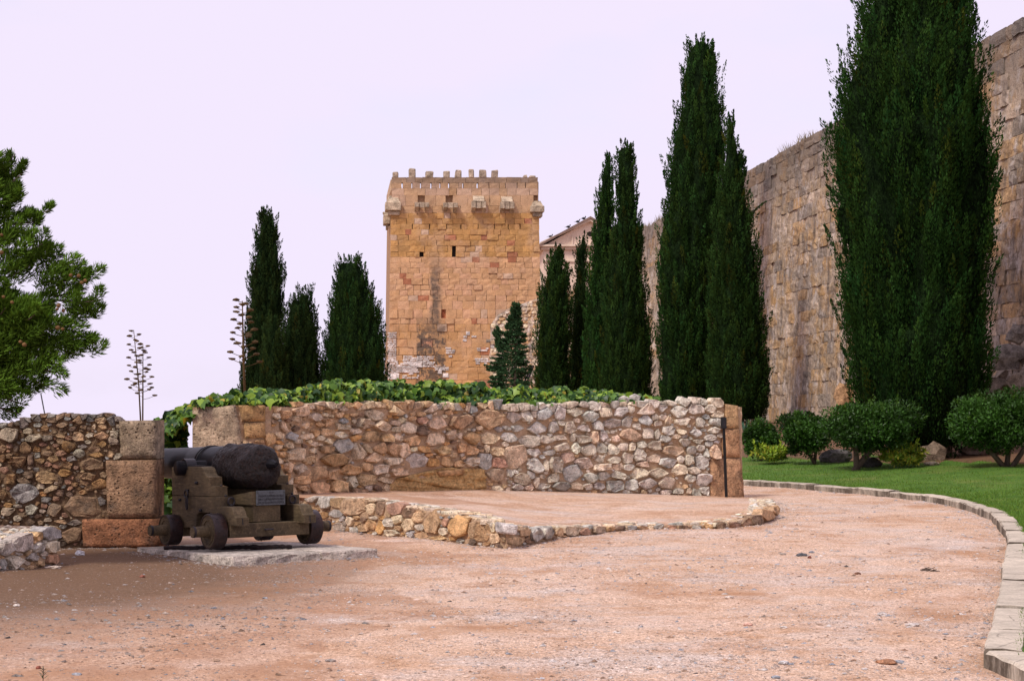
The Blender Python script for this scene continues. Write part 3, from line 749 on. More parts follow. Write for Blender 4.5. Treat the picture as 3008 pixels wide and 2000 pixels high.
C_ = """1010,925,120,50,g 1120,950,110,90,g 1215,955,100,80,dt 1360,980,200,130,dt 1495,1000,60,90,tp 1570,1000,90,110,d 1685,1000,140,90,rd 1800,1030,120,80,d 1105,1050,90,60,od 1210,1040,95,70,g 1325,1100,55,75,p 1245,1145,90,60,gd
1280,1120,40,35,gd 1420,1160,100,60,t 1495,1130,60,90,t 1565,1150,70,110,o 1635,1110,75,70,pg 1665,1200,110,60,p 1790,1140,90,110,tp 1715,1090,75,70,p 1880,1060,110,90,t 1880,1150,85,55,pg 1810,1200,65,55,g
1980,1110,130,190,dt 2085,1180,60,60,p 2095,1110,50,70,r 2205,1145,170,170,ot 1895,1215,110,60,dt 2050,1235,110,40,t 2150,1235,70,45,o 2215,1255,55,35,g 1370,1175,90,50,g 1510,1075,60,30,p 1580,1075,45,30,o 1490,930,80,30,p 2310,1165,60,130,dt"""
D_ = """50,1130,110,160,dt 125,1100,35,60,p 145,1180,80,70,pt 270,1195,200,60,t 370,1130,85,60,t 455,1155,90,100,g 545,1140,80,90,g 635,1130,65,60,tp 720,1125,110,70,p 830,1130,100,60,rd 940,1120,100,55,tg
1100,1100,70,32,d 1020,1108,60,36,t 1190,1098,70,32,g 1270,1100,90,28,t 1400,1094,80,30,g 1500,1094,70,30,r 1600,1096,80,28,d 1690,1092,60,30,g 1780,1088,70,40,t 1870,1080,80,50,d 1980,1075,90,50,rd 2070,1060,80,60,dt 2150,1040,80,70,d 2230,1000,80,80,t 2290,965,50,70,td"""
rng = np.random.default_rng(22)
st = parse(C_, 550, 1130, 2.75, 1.08) + parse(D_, 1400, 1130, 2.621, 1.1)
st = fill_in(st, 885, 2275, lambda x: lt(x) + 2, lambda x: lb(x) - 2, rng, (10, 7, 4.5), lambda x, y, r: ('d', 't', 'g', 'dt', 'p', 'od')[r.integers(6)], 1500)
rubble(low, st, SL, NL, rng, 235, M['stone'], M['stone_a'], gap=1.4, proud=(.02, .055), ylim=lambda x: lb(x))
ux = np.concatenate([np.arange(880, 2276, 8), [2276]])
backing('wall_core', low, ux, SL, NL, lt, lambda x: lb(x) + 8, 10, .42, M['mortar'], .016, 41, 1)
p = P(1487, 1551, 19.6) - world_loc(low); V, Fs = bevel_box((-.125, -.09, -.055), (.125, .12, .055), .02)
q_ = np.array(V); q_ += rng.normal(0, .008, q_.shape); q_[:, 2] -= .12 * q_[:, 0]; obj('stone', q_ + p, Fs, M['stone'], low, False, None, (.60, .55, .52))['label'] = 'white corner stone'
# flat coping stones along the top
base = world_loc(low)
lp = np.array([np.append(_lpl[i], EYE + (HY - LT[i][2]) * LT[i][1] / F) for i in range(len(LT))])
seg = np.concatenate([[0], np.cumsum(np.linalg.norm(np.diff(lp, axis=0), axis=1))])
s = 0.05; cop = MB()
while s < seg[-1] - .1:
    for row in range(3):
        ss = s + rng.uniform(-.06, .06); i = min(max(int(np.searchsorted(seg, ss) - 1), 0), len(lp) - 2); f = (ss - seg[i]) / (seg[i + 1] - seg[i])
        c = lp[i] * (1 - f) + lp[i + 1] * f; nv = _ln[i] * (1 - f) + _ln[i + 1] * f; nv /= np.linalg.norm(nv)
        off = .07 + row * .135 + rng.uniform(-.02, .02)
        c = c - np.append(nv, 0) * off; r = rng.uniform(.055, .11)
        n = 8; th = np.sort(rng.uniform(0, 6.28, n)); tv = np.array((nv[1], -nv[0]))
        V = []; hz = rng.uniform(.012, .03); tl = rng.normal(0, .05, 2)
        for sc, dz in ((1.05, -.03), (1.0, hz * .6), (.82, hz)):
            for k in range(n):
                q = np.append(tv * math.cos(th[k]) * r * 1.3 * sc - nv * math.sin(th[k]) * r * .8 * sc, 0)
                V.append(c + q + np.array((0, 0, dz + q[0] * tl[0] + q[1] * tl[1])) - base)
        Fs = [(a * n + k, a * n + (k + 1) % n, (a + 1) * n + (k + 1) % n, (a + 1) * n + k) for a in range(2) for k in range(n)] + [tuple(2 * n + k for k in range(n))]
        obj('coping_stone', V, Fs, M['stone'], low, False, None, colour(('p', 'tp', 'w', 'p', 'gp')[rng.integers(5)], rng)) if (row == 0 or rng.random() < .8) and len([1]) else None
    s += rng.uniform(.13, .2)
# terrace surface
n_s = 90; n_t2 = 26
so = np.linspace(0, seg[-1], n_s)
outer = np.stack([np.interp(so, seg, lp[:, k]) for k in range(3)], 1)
wl = np.array([SB(x, bb(x) - 6) for x in np.linspace(800, 2180, 60)]); wseg = np.concatenate([[0], np.cumsum(np.linalg.norm(np.diff(wl[:, :2], axis=0), axis=1))])
zwall = interp([(800, .36), (860, .36), (1000, .33), (1200, .30), (1400, .25), (1600, .20), (1800, .13), (1950, .08), (2080, .03), (2180, .01)])[0]
wx = np.interp(np.linspace(0, wseg[-1], n_s), wseg, np.linspace(800, 2180, 60))
inn = np.array([np.append(SB(x, HY)[:2] - NB(x)[:2] * .06, zwall(x)) for x in wx])
tq = np.linspace(0, 1, n_t2)
T3 = outer[:, None, :] * (1 - tq)[None, :, None] + inn[:, None, :] * tq[None, :, None]
T3[..., 2] += .012 * vnoise(T3[..., 0] / .5, T3[..., 1] / .5, 13) + .006 - .03 * (np.arange(n_t2) == 0)[None, :]
ii = (np.arange(n_s - 1)[:, None] * n_t2 + np.arange(n_t2 - 1)[None, :]).ravel()
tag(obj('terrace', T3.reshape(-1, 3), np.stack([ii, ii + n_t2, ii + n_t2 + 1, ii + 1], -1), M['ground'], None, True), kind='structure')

# ------------------------------------------------------------------ rubble wall on the left with squared pier
WD = 19.75
def SW(x, y): return P(x, y, WD)
def NW(x): return np.array((0, -1., 0))
rng = np.random.default_rng(23)
lw = empty('rubble_wall', P(200, 1605, WD), 'weathered rubble wall coloured dark as in tree shade, ending in big squared blocks beside the cannon', 'wall')
E_ = """60,330,180,110,gt 260,355,150,55,p 370,355,80,45,p 470,340,80,30,t 480,255,95,40,t 400,210,100,60,d 280,205,110,60,g 180,235,120,90,dg 520,205,70,40,g 605,210,90,70,dt 695,215,60,40,g 780,220,90,60,t 860,220,80,80,gd
605,350,85,70,t 535,420,95,85,o 780,345,115,60,t 690,335,55,35,p 725,270,30,40,p 790,270,70,40,t 880,325,70,55,p 870,380,85,60,rp 785,400,80,50,o 930,410,45,125,p 610,475,90,65,p 470,470,115,45,r 370,475,75,40,tr
195,430,90,85,od 335,405,60,35,r 285,445,60,40,o 125,440,45,45,tg 25,435,55,60,dt 20,510,60,60,od 730,445,110,50,rt 740,485,110,40,o 850,480,65,45,t 905,495,65,45,p 410,520,100,45,t 135,540,140,80,dt 235,530,50,90,d
310,530,75,45,do 230,582,40,30,p 278,600,45,35,g 380,595,40,30,t 710,560,200,95,td 505,620,90,60,o 360,650,150,95,t 220,640,90,60,d 80,670,90,85,od 195,680,110,50,td 670,645,130,60,t 640,612,60,20,t 465,680,40,60,d
400,745,120,40,t 640,770,60,35,ot 655,700,80,35,t 775,705,120,80,o 195,780,205,140,g 335,785,50,35,o 30,790,60,80,od 65,870,60,45,o 140,875,60,35,gt 65,915,120,70,p 245,905,100,75,pg 660,880,350,170,td 420,910,110,100,dt
820,920,40,60,t 470,995,95,30,t 490,1035,60,35,g 575,1005,110,50,dg 555,1095,160,120,dt 455,1080,40,80,od 780,840,60,60,dg -60,420,90,80,d -80,600,100,90,od -60,750,90,70,t -70,880,100,70,d"""
wt = interp([(-60, 1250), (0, 1250), (60, 1240), (90, 1222), (330, 1218), (348, 1232), (462, 1234)])[0]
st = [s for s in parse(E_, 0, 1150, 2.613, 1.06)]
for x in np.arange(-40, 345, 24): st.append((x, wt(x) + rng.uniform(-1, 5), rng.uniform(22, 38), rng.uniform(12, 20), ('gd', 'd', 'g', 'dt')[rng.integers(4)]))
keep = [(352, 1230, 470, 1350), (313, 1346, 470, 1522), (243, 1520, 490, 1610)]
st = fill_in(st, -60, 350, lambda x: wt(x) + 4, lambda x: 1600, rng, (10, 7, 4.5), lambda x, y, r: ('d', 'dt', 'od', 'g', 'p', 'r')[r.integers(6)], 1500, keep)
st = [s for s in st if not any(a < s[0] < c and b < s[1] < d for a, b, c, d in keep)]
rubble(lw, st, SW, NW, rng, 253, M['stone_lichen_shaded'], M['stone_lichen_shaded_a'], .68, gap=1.4, proud=(.04, .09))  # stone colours dimmed to imitate the shade of the left tree
ux = np.arange(-60, 461, 8)
backing('wall_core', lw, ux, SW, NW, wt, lambda x: 1612, 30, .38, M['mortar_dark'], .02, 51, 4)
for qd, c, r in (([(352, 1236), (462, 1234), (462, 1347), (356, 1346)], (.35, .26, .175), 7), ([(313, 1352), (462, 1350), (461, 1518), (318, 1520)], (.34, .205, .12), 10), ([(244, 1524), (478, 1523), (480, 1606), (246, 1606)], (.32, .14, .07), 10)):
    face_block(lw, 'ashlar_block', qd, SW, NW, rng, .06, .40, M['porous_dark'], c, r, .014)

# low wall at the far left edge
rng = np.random.default_rng(24)
ET = [(-60, 16.4, 1608, 1696), (0, 16.7, 1596, 1686), (60, 16.95, 1583, 1677), (110, 17.2, 1570, 1668), (150, 17.5, 1555, 1660), (166, 17.75, 1545, 1655)]
ed, et, eb = interp(ET)
def SE(x, y): return P(x, y, ed(x))
_e0 = P(-60, HY, 16.4)[:2]; _e1 = P(166, HY, 17.75)[:2]; _ev = (_e1 - _e0) / np.linalg.norm(_e1 - _e0)
def NE(x): return np.array((_ev[1], -_ev[0], 0))
le = empty('edging_wall', P(60, 1677, 16.95), 'low grey rubble edging wall at the left below the dark rubble wall', 'wall')
H_ = "30,1200,90,110,g 160,1165,160,130,g 280,1110,60,70,t 370,1085,130,100,g 290,1195,85,75,g 385,1190,105,85,pg 95,1310,150,110,gp 240,1265,110,60,g 395,1285,100,70,r 300,1320,70,40,t 205,1240,40,40,t -70,1220,110,120,g -60,1330,120,80,gp 10,1330,60,80,g"
st = [s for s in parse(H_, 0, 1150, 2.613, 1.08)]
st = fill_in(st, -60, 162, lambda x: et(x) + 2, lambda x: eb(x) - 2, rng, (8, 5), lambda x, y, r: ('g', 'gp', 't')[r.integers(3)], 800)
rubble(le, st, SE, NE, rng, 292, M['stone'], M['stone_a'], gap=1.5, proud=(.03, .06))
backing('wall_core', le, np.concatenate([np.arange(-60, 166, 8), [166]]), SE, NE, et, lambda x: eb(x) + 8, 10, 1.5, M['mortar'], .015, 61, 1)
b0 = world_loc(le)
for x in np.arange(-50, 165, 17):
    for row in range(4):
        p = SE(x + rng.uniform(-4, 4), et(x)) - NE(x) * (.07 + row * .15 + rng.uniform(-.02, .02)) - b0
        V, Fs = blob(p + np.array((0, 0, .0)), (rng.uniform(.05, .085), rng.uniform(.05, .09), rng.uniform(.02, .035)), rng, 1, .2)
        obj('coping_stone', V, Fs, M['stone'], le, False, None, colour(('g', 'gp', 'p', 'w')[rng.integers(4)], rng))

# ------------------------------------------------------------------ old city wall on the right
rng = np.random.default_rng(25)
gwl = empty('city_wall', (gw_x(60.), 60, .9), 'tall weathered ancient stone rampart rising along the right behind the cypresses', 'wall')
BATTER = .035
def gw(d, z, off=0.0):
    """a point of the face at depth d and height z, off metres proud of it (towards the garden)"""
    nl = math.hypot(1, GWD[0]); nx_, ny_ = -1 / nl, GWD[0] / nl
    o_ = off + (-BATTER) * (z - 1)
    return np.array((gw_x(d) + nx_ * o_, d + ny_ * o_, z))
ZT = EYE + 10.03
b0 = world_loc(gwl)
def topz(d): return ZT + .12 * float(vnoise(d / 2.3, 0.0, 71)) + .08 * float(vnoise(d / .7, 0, 72))
ds = np.arange(30, 112.1, .5); V = []; Fs = []
for d in ds:
    zt = topz(d)
    for z in np.linspace(-.5, zt - .05, 14): V.append(gw(d, z, -.03 + .05 * float(vnoise(d / 1.3, z / 1.1, 73))) - b0)
    V.append(gw(d, zt - .05, -2.5) - b0); V.append(gw(d, -.5, -2.5) - b0)
for i in range(len(ds) - 1):
    for j in range(15): Fs.append((i * 16 + j, i * 16 + j + 1, (i + 1) * 16 + j + 1, (i + 1) * 16 + j))
obj('wall_core', V, Fs, M['mortar_great'], gwl)
GP = [(.31, .26, .22), (.44, .32, .21), (.47, .29, .14), (.54, .42, .325), (.40, .295, .20), (.24, .205, .18), (.54, .385, .26)]
blocks = []
z = .25; course = 0
while z < ZT - .1:
    hgt = rng.uniform(.36, .52) if z > 1.6 else rng.uniform(.6, .85)
    hgt = min(hgt, ZT - z)
    d = 32.5 + rng.uniform(0, .6)
    while d < 99:
        ln = rng.uniform(.45, 1.2) * (1.5 if z < 1.6 else 1)
        dm = d + ln / 2
        if z + hgt < topz(dm) + .15 and rng.random() < .93:
            pw = .5 * float(vnoise(dm / 4, z / 3, 74)) + .5 * rng.random()
            c = np.array(GP[int(np.clip(rng.normal(3 + 2.6 * float(vnoise(dm / 3.1, z / 2.2, 75)), 1.5), 0, 6))]) * rng.uniform(.82, 1.12); c = (c * .74 + np.array((.43, .31, .205)) * .26) * rng.uniform(.84, 1.08)
            pr = rng.uniform(-.006, .014) + (.04 if rng.random() < .08 else 0) - (.075 if rng.random() < .07 else 0)
            n = 3; V = []; g = rng.uniform(.0, .012)
            for i in range(n + 1):
                for j in range(n + 1):
                    u, v = i / n, j / n; ed_ = (i in (0, n)) + (j in (0, n))
                    V.append(gw(d + g + (ln - 2 * g) * u + rng.normal(0, .012), z + g + (hgt - 2 * g) * v + rng.normal(0, .012), pr - (.010 if ed_ else 0) - (.012 if ed_ == 2 else 0) + rng.normal(0, .013)) - b0)
            ix = lambda i, j: i * (n + 1) + j
            Fs = [(ix(i, j), ix(i, j + 1), ix(i + 1, j + 1), ix(i + 1, j)) for i in range(n) for j in range(n)]
            rim = [ix(i, 0) for i in range(n)] + [ix(n, j) for j in range(n)] + [ix(i, n) for i in range(n, 0, -1)] + [ix(0, j) for j in range(n, 0, -1)]
            o0 = len(V)
            for k in rim:
                i, j = divmod(k, n + 1); V.append(gw(d + g + (ln - 2 * g) * i / n, z + g + (hgt - 2 * g) * j / n, -.12) - b0)
            m = len(rim)
            Fs += [(rim[k], rim[(k + 1) % m], o0 + (k + 1) % m, o0 + k) for k in range(m)]
            xx = CX + F * gw_x(dm) / dm
            seen = 1.0 if (2190 < xx < 2470 or xx > 2885 or 1885 < xx < 1950) else .15
            if xx > 3020: seen = 0
            blocks.append((ln * hgt / dm ** 2 * seen, V, Fs, c))
        d += ln
    z += hgt
blocks.sort(key=lambda q: -q[0])
for a, V, Fs, c in blocks[:300]: obj('stone_block', V, Fs, M['great'], gwl, False, None, c)
rest = MB()
for a, V, Fs, c in blocks[300:]: rest.add(V, Fs, c)
rest.build('stone_blocks', M['great_a'], gwl)['kind'] = 'stuff'
# rough rock at the wall's foot
for (px, py, d, rw, rh, c) in ((2478, 1165, 55, 28, 42, (.42, .25, .13)), (2960, 1050, 43, 60, 34, (.36, .31, .28)), (2995, 980, 42.6, 34, 30, (.33, .28, .25)), (2935, 1130, 44, 60, 40, (.30, .24, .19)), (3010, 1120, 42.5, 50, 40, (.34, .27, .22))):
    p = P(px, py, d) - b0; k = d / F
    V, Fs = blob(p, (rw * k, rw * k * .6, rh * k), rng, 2, .34)
    obj('rock', V, Fs, M['porous'], gwl, False, None, c)

# ------------------------------------------------------------------ tower
rng = np.random.default_rng(26)
TY = R(6); TD0 = 110.0; TX0 = (1148 - CX) / F * TD0; tc_, ts_ = math.cos(TY), math.sin(TY)
tower = empty('tower', (TX0, TD0, 0), 'square crenellated stone tower of orange and tan blocks with box brackets', 'tower', rot=(0, 0, TY))
def TW(x, y):
    k = (x - CX) / F; u = (k * TD0 - TX0) / (tc_ - k * ts_); d = TD0 + u * ts_
    return np.array((u, EYE + (HY - y) * d / F))
TWID = TW(1584, 700)[0]; TDEP = 9.0
def tz(y, x=1360): return TW(x, y)[1]
def lean(z): return .20 * (1 - np.clip(z / 14, 0, 1))          # the shaft widens slightly towards the foot
core = MB()
ztop = tz(560)
V = []
for z in (-6, 1.5, tz(640), ztop):
    l = lean(z); ins = .22
    V += [(-l + .03, ins - l, z), (TWID + l - .03, ins - l, z), (TWID + l - .03, TDEP, z), (-l + .03, TDEP, z)]
Fs = [(a * 4 + k, a * 4 + (k + 1) % 4, (a + 1) * 4 + (k + 1) % 4, (a + 1) * 4 + k) for a in range(3) for k in range(4)] + [(12, 13, 14, 15)]
obj('tower_body', V, Fs, M['mortar_tower'], tower)
TC = [(.53, .30, .13), (.54, .315, .145), (.50, .28, .115), (.54, .32, .165), (.53, .30, .16), (.47, .265, .115)]
holes = [(1233, 740, 1245.5, 755), (1328, 722, 1339, 756), (1297, 909, 1310, 935)]
for c in (432, 672, 905, 1105, 1343, 1568, 1758, 1922): x = 1120 + c / 4.718; holes.append((x - 1.1, 658, x + 1.1, 674))
wins = [(1227, 574, 1247.6, 605), (1309, 574, 1330, 605), (1567, 574, 1579, 605)]
slits = [1120 + c / 4.718 for c in (292, 425, 545, 688, 815, 937, 1133, 1335, 1490, 1720, 1882, 1998)]
slit_w = [3.6, 2.8, 2.8, 3.4, 2.4, 3.6, 2.4, 3.8, 1.6, 1.4, 2.0, 1.4]
blocks = []
def tblock(x0, y0, x1, y1, c, pr=0.0, thick=.21, rough=.007, kind='b'):
    a = TW(x0, y1); b = TW(x1, y0); zm = (a[1] + b[1]) / 2; l = float(lean(zm)); g = rng.choice([.003, .006, .012])
    u0, u1, z0, z1 = a[0] + g, b[0] - g, a[1] + g, b[1] - g
    f = lambda u: u + (u - TWID / 2) / (TWID / 2) * l
    n = 2; V = []
    e = min(.035, (z1 - z0) * .12)
    for (i, uu) in enumerate((f(u0), f((u0 + u1) / 2), f(u1))):
        for (j, zz) in enumerate((z0, (z0 + z1) / 2, z1)):
            V.append((uu + rng.normal(0, .008), -l - pr + (.010 if (i, j) != (1, 1) else 0) + rng.normal(0, rough), zz + rng.normal(0, .008)))
    ix = lambda i, j: i * 3 + j
    Fs = [(ix(i, j), ix(i + 1, j), ix(i + 1, j + 1), ix(i, j + 1)) for i in range(2) for j in range(2)]
    rim = [0, 3, 6, 7, 8, 5, 2, 1]
    for k in rim:
        i, j = divmod(k, 3); V.append((f((u0, (u0 + u1) / 2, u1)[i]), thick - l, (z0, (z0 + z1) / 2, z1)[j]))
    Fs += [(rim[k], 9 + k, 9 + (k + 1) % 8, rim[(k + 1) % 8]) for k in range(8)] + [tuple(range(9, 17))]
    blocks.append(((x1 - x0) * (y1 - y0), V, Fs, np.clip(c, .02, .7)))
def pick(x, y):
    c = (np.array(TC[rng.integers(6)]) * .55 + np.array((.53, .30, .14)) * .45) * rng.uniform(.92, 1.06)
    if y < 760: c = c * np.array((.93, .90, .74)) * rng.uniform(.78, 1.06)
    elif y < 960: c = c * np.array((1.03, 1.07, 1.26))
    if rng.random() < .05: c = np.array((.40, .16, .085)) * rng.uniform(.8, 1.1)
    if rng.random() < .04: c = np.array((.52, .36, .25))
    if y > 1095 and x > 1390 and rng.random() < .3: c = np.array((.36, .18, .11))
    return c
def row(y0, y1, lo, hi, x0, x1, hs, thick=.21, pc=pick, prf=None):
    cuts = sorted([(h[0], h[2]) for h in hs if h[1] < (y0 + y1) / 2 < h[3]])
    spans = []; a = x0
    for c0, c1 in cuts: spans.append((a, c0)); a = c1
    spans.append((a, x1))
    for s0, s1 in spans:
        x = s0
        while x < s1 - .8:
            wdt = rng.uniform(lo, hi); e = x + wdt
            if s1 - e < lo * .6: e = s1
            e = min(e, s1)
            tblock(x, y0, e, y1, pc((x + e) / 2, (y0 + y1) / 2), prf() if prf else (rng.uniform(0, .02) + (.055 if rng.random() < .08 else 0)), thick)
            x = e
XL, XR = 1148, 1584
yrow = [626]
while yrow[-1] < 975: yrow.append(yrow[-1] + rng.choice([15, 16, 17]))
for t_ in (1, 2, 6, 7): pass
# courses are aligned with the openings
yrow = [626, 642, 658, 674, 690, 706, 722, 740, 755, 771, 787, 803, 819, 836, 852, 868, 884, 909, 935, 952, 974, 995, 1020, 1043, 1060, 1078, 1097, 1116, 1140, 1165]
holes[1] = (1328, 722, 1339, 755)
for y0, y1 in zip(yrow[:-1], yrow[1:]):
    big = y0 > 970
    row(y0, y1, 16 if not big else 20, 34 if not big else 44, XL, XR, holes)
# the parapet stage: openings go right through
hs = wins + [(x - w_ / 2, 537, x + w_ / 2, 553) for x, w_ in zip(slits, slit_w)]
def pick2(x, y):
    c = np.array(((.50, .315, .18), (.48, .30, .175), (.46, .28, .15), (.49, .325, .22))[rng.integers(4)]) * rng.uniform(.92, 1.06)
    if y < 540: c = c * .72 + np.array((.05, .045, .04))
    return c
XU0, XU1 = 1151, 1580
for y0, y1 in ((521, 537), (537, 553), (553, 574), (574, 605), (605, 626)):
    row(y0, y1, 18, 46, XU0, XU1, [(h[0], h[1] - .1, h[2], h[3] + .1) for h in hs], .50, pick2, lambda: rng.uniform(0, .012))
blocks.sort(key=lambda q: -q[0])
# small white limestone repairs
rp_ = MB(); whites = []
def white_rows(x0, x1, y0, y1, hh=5.2, p=1.0):
    y = y0
    while y < y1:
        x = x0 + rng.uniform(-2, 2)
        while x < x1:
            w_ = rng.uniform(8, 20)
            if rng.random() < p: whites.append((x, y, min(x + w_, x1 + 3), y + hh - .9))
            x += w_ + 1
        y += hh + .4
white_rows(1145, 1166, 976, 1060, 5.0); white_rows(1145, 1172, 1060, 1096, 5.4); white_rows(1188, 1228, 1045, 1090, 5.2, .9); white_rows(1228, 1276, 1046, 1076, 5.2, .85)
white_rows(1172, 1226, 1066, 1094, 5.4, .9); white_rows(1280, 1316, 1072, 1086, 5.4, .8); white_rows(1186, 1232, 1090, 1112, 5.4, .6); white_rows(1310, 1334, 1020, 1036, 6.4, .9); white_rows(1400, 1430, 1022, 1030, 5, .8)
white_rows(1394, 1434, 1052, 1068, 6, .75); whites += [(1146, 1096, 1178, 1114), (1368, 974, 1380, 985), (1361, 986, 1371, 993), (1384, 986, 1398, 991), (1359, 996, 1370, 1003), (1318, 1043, 1330, 1050), (1288, 1087, 1300, 1098), (1302, 1096, 1318, 1108)]
nb_ = len(blocks)
for x0, y0, x1, y1 in whites: tblock(x0, y0, x1, y1, np.array((.62, .575, .55)) * rng.uniform(.85, 1.08), .055, .02, .006)
wb_ = blocks[nb_:]; blocks = blocks[:nb_]
for a, V, Fs, c in blocks[:300]: obj('stone_block', V, Fs, M['tower'], tower, False, None, c)
rest = MB()
for a, V, Fs, c in blocks[300:]: rest.add(V, Fs, c)
rest.build('stone_blocks', M['tower_a'], tower)['kind'] = 'stuff'
rest = MB()
for a, V, Fs, c in wb_: rest.add(V, Fs, c)
rest.build('white_stones', M['ashlar_a'], tower)['kind'] = 'stuff'
# brick infill of the low niche, dark recesses of the windows
a, b = TW(1297, 935), TW(1310, 909)
nb2 = 6
for k in range(nb2):
    z0 = a[1] + (b[1] - a[1]) * k / nb2; z1 = a[1] + (b[1] - a[1]) * (k + 1) / nb2 - .02
    V, Fs = bevel_box((a[0], .06, z0), (b[0], .2, z1)); obj('brick', V, Fs, M['ashlar'], tower, False, None, (.40, .14, .07))
for x0, y0, x1, y1 in holes[:2] + wins:
    a, b = TW(x0 - 1, y1 + 1), TW(x1 + 1, y0 - 1); l = float(lean(a[1]))
    V, Fs = bevel_box((a[0], .19 - l if y0 > 700 else .51, a[1]), (b[0], .215 - l if y0 > 700 else .56, b[1])); obj('window_opening', V, Fs, M['dark'], tower)
# side and rear parapets with plain tops
zp0, zp1 = ztop - .05, tz(523)
for nm, a_, b_ in (('parapet', (TWID - .42, .52, zp0), (TWID + .02, TDEP, zp1 - .1)), ('parapet', (.0, .52, zp0), (.42, TDEP, zp1 - .1)), ('parapet', (.44, TDEP - .4, zp0), (TWID - .44, TDEP, tz(560) + .25))):
    V, Fs = bevel_box(a_, b_, .03); obj(nm, V, Fs, M['ashlar'], tower, False, None, (.43, .30, .19))
# merlons
for (c0, t0, c1, t1) in ((160, 118, 235, 195), (385, 72, 475, 195), (615, 112, 720, 200), (867, 108, 950, 205), (1027, 92, 1112, 207), (1215, 80, 1283, 207), (1362, 88, 1457, 210), (1532, 97, 1618, 212), (1972, 158, 2030, 215), (2055, 168, 2140, 225)):
    a = TW(1120 + c0 / 4.718, 480 + 200 / 4.718 + .5); b = TW(1120 + c1 / 4.718, 480 + t0 / 4.718)
    V, Fs = bevel_box((a[0], .0, a[1]), (b[0], .48, b[1]), .05)
    V = [np.array(v) + rng.normal(0, .018, 3) for v in V]
    obj('merlon', V, Fs, M['ashlar'], tower, False, None, np.array((.37, .29, .215)) * rng.uniform(.8, 1.08))
# box brackets: two corbel cheeks, a front slab, a sloped cap on the whole ones
def bracket(c0, t0, c1, t1, capped):
    x0, x1, y0, y1 = 1120 + c0 / 4.718, 1120 + c1 / 4.718, 480 + t0 / 4.718, 480 + t1 / 4.718
    a = TW(x0, y1); b = TW(x1, y0); wq = b[0] - a[0]
    cc = lambda: np.array((.40, .315, .225)) * rng.uniform(.82, 1.06)
    zt_ = b[1] - (.42 if capped else .0)
    mb = MB()
    for s in (0, 1):
        u0 = a[0] + s * (wq - .26)
        pr = [(0.02, a[1] - .02), (-.34, a[1] + .16), (-.62, a[1] + .22), (-.62, a[1] + (.62 if capped else .5)), (-.50, zt_), (0.02, zt_)]
        V = [(u0, y, z) for y, z in pr] + [(u0 + .26, y, z) for y, z in pr]; n = len(pr)
        mb.add(V, [tuple(range(n)), tuple(range(n, 2 * n))[::-1]] + [(k, n + k, n + (k + 1) % n, (k + 1) % n) for k in range(n)])
    br = mb.build('bracket', M['ashlar'], tower, False, cc())
    V, Fs = bevel_box((a[0] + .28, -.55, a[1] + .18), (b[0] - .28, -.42, zt_), .02); obj('front_slab', V, Fs, M['ashlar'], br, False, None, cc() * (1.35 if c0 == 855 else 1.0))
    if capped:
        V = [(a[0] + .10, .02, zt_ + .004), (b[0] - .10, .02, zt_ + .004), (b[0] - .10, -.58, zt_ + .004), (a[0] + .10, -.58, zt_ + .004), (a[0] + .10, .02, b[1]), (b[0] - .10, .02, b[1]), (b[0] - .10, -.50, zt_ + .12), (a[0] + .10, -.50, zt_ + .12)]
        obj('cap_slab', V, [(0,1,2,3),(7,6,5,4),(3,2,6,7),(0,3,7,4),(2,1,5,6),(1,0,4,5)], M['ashlar'], br, False, None, cc())
bracket(460, 555, 655, 665, False); bracket(855, 560, 1050, 670, False); bracket(1245, 450, 1440, 675, True); bracket(1640, 460, 1830, 685, True)
def corner(u0, u1, v0, v1, z0, z1, zc):
    mb = MB(); mb.box((u0, v0, z0), (u1, v1, z1), .04)
    n = [(u0 + .08, v0 + .08, z1 + .002), (u1 - .08, v0 + .08, z1 + .002), (u1 - .08, v1, z1 + .002), (u0 + .08, v1, z1 + .002)]
    cu = (u0 + u1) / 2
    t_ = [(cu - .25, v0 + .45, zc), (cu + .25, v0 + .45, zc), (cu + .25, v1, zc), (cu - .25, v1, zc)]
    mb.add(n + t_, [(3,2,1,0),(4,5,6,7),(0,1,5,4),(1,2,6,5),(2,3,7,6),(3,0,4,7)])
    mb.box((u0 + .18, v0 + .2, z0 - .28), (u1 - .1, v1, z0 - .004), .03)
    mb.build('bracket', M['ashlar'], tower, False, np.array((.39, .305, .215)) * rng.uniform(.85, 1.05))
corner(-.36, .66, -.36, .9, tz(620, 1150), tz(595, 1150), tz(575, 1150))
corner(-.42, .02, 1.6, 3.0, tz(650, 1140), tz(622, 1140), tz(612, 1140))
corner(TWID - .62, TWID + .30, -.36, .9, tz(625, 1580), tz(606, 1580), tz(590, 1580))

# ------------------------------------------------------------------ lower rampart in front of the tower
rng = np.random.default_rng(27)
rw = empty('lower_rampart', P(1520, 1140, 98), 'pale lower rampart with a rounded end in front of the tower', 'wall')
RT = [(1440, 101., 955), (1446, 100.8, 943), (1458, 100.3, 928), (1480, 99.6, 912), (1530, 98, 893), (1590, 96, 872), (1660, 93.5, 850), (1740, 91, 830), (1860, 88.5, 800), (1990, 85.5, 760)]
rd, rt = interp(RT)
def SR(x, y): return P(x, y, rd(x))
_rpl = np.array([P(t[0], HY, t[1])[:2] for t in RT]); _rn = np.gradient(_rpl, axis=0); _rn = np.stack([_rn[:, 1], -_rn[:, 0]], 1); _rn /= np.linalg.norm(_rn, axis=1)[:, None]
def NR(x): return np.array((np.interp(x, [t[0] for t in RT], _rn[:, 0]), np.interp(x, [t[0] for t in RT], _rn[:, 1]), 0))
backing('wall_core', rw, np.concatenate([np.arange(1440, 1990, 5), [1990]]), SR, NR, rt, lambda x: 1210, 24, 1.6, M['mortar_great'], .06, 77, 0)
st = []
y = 1200.
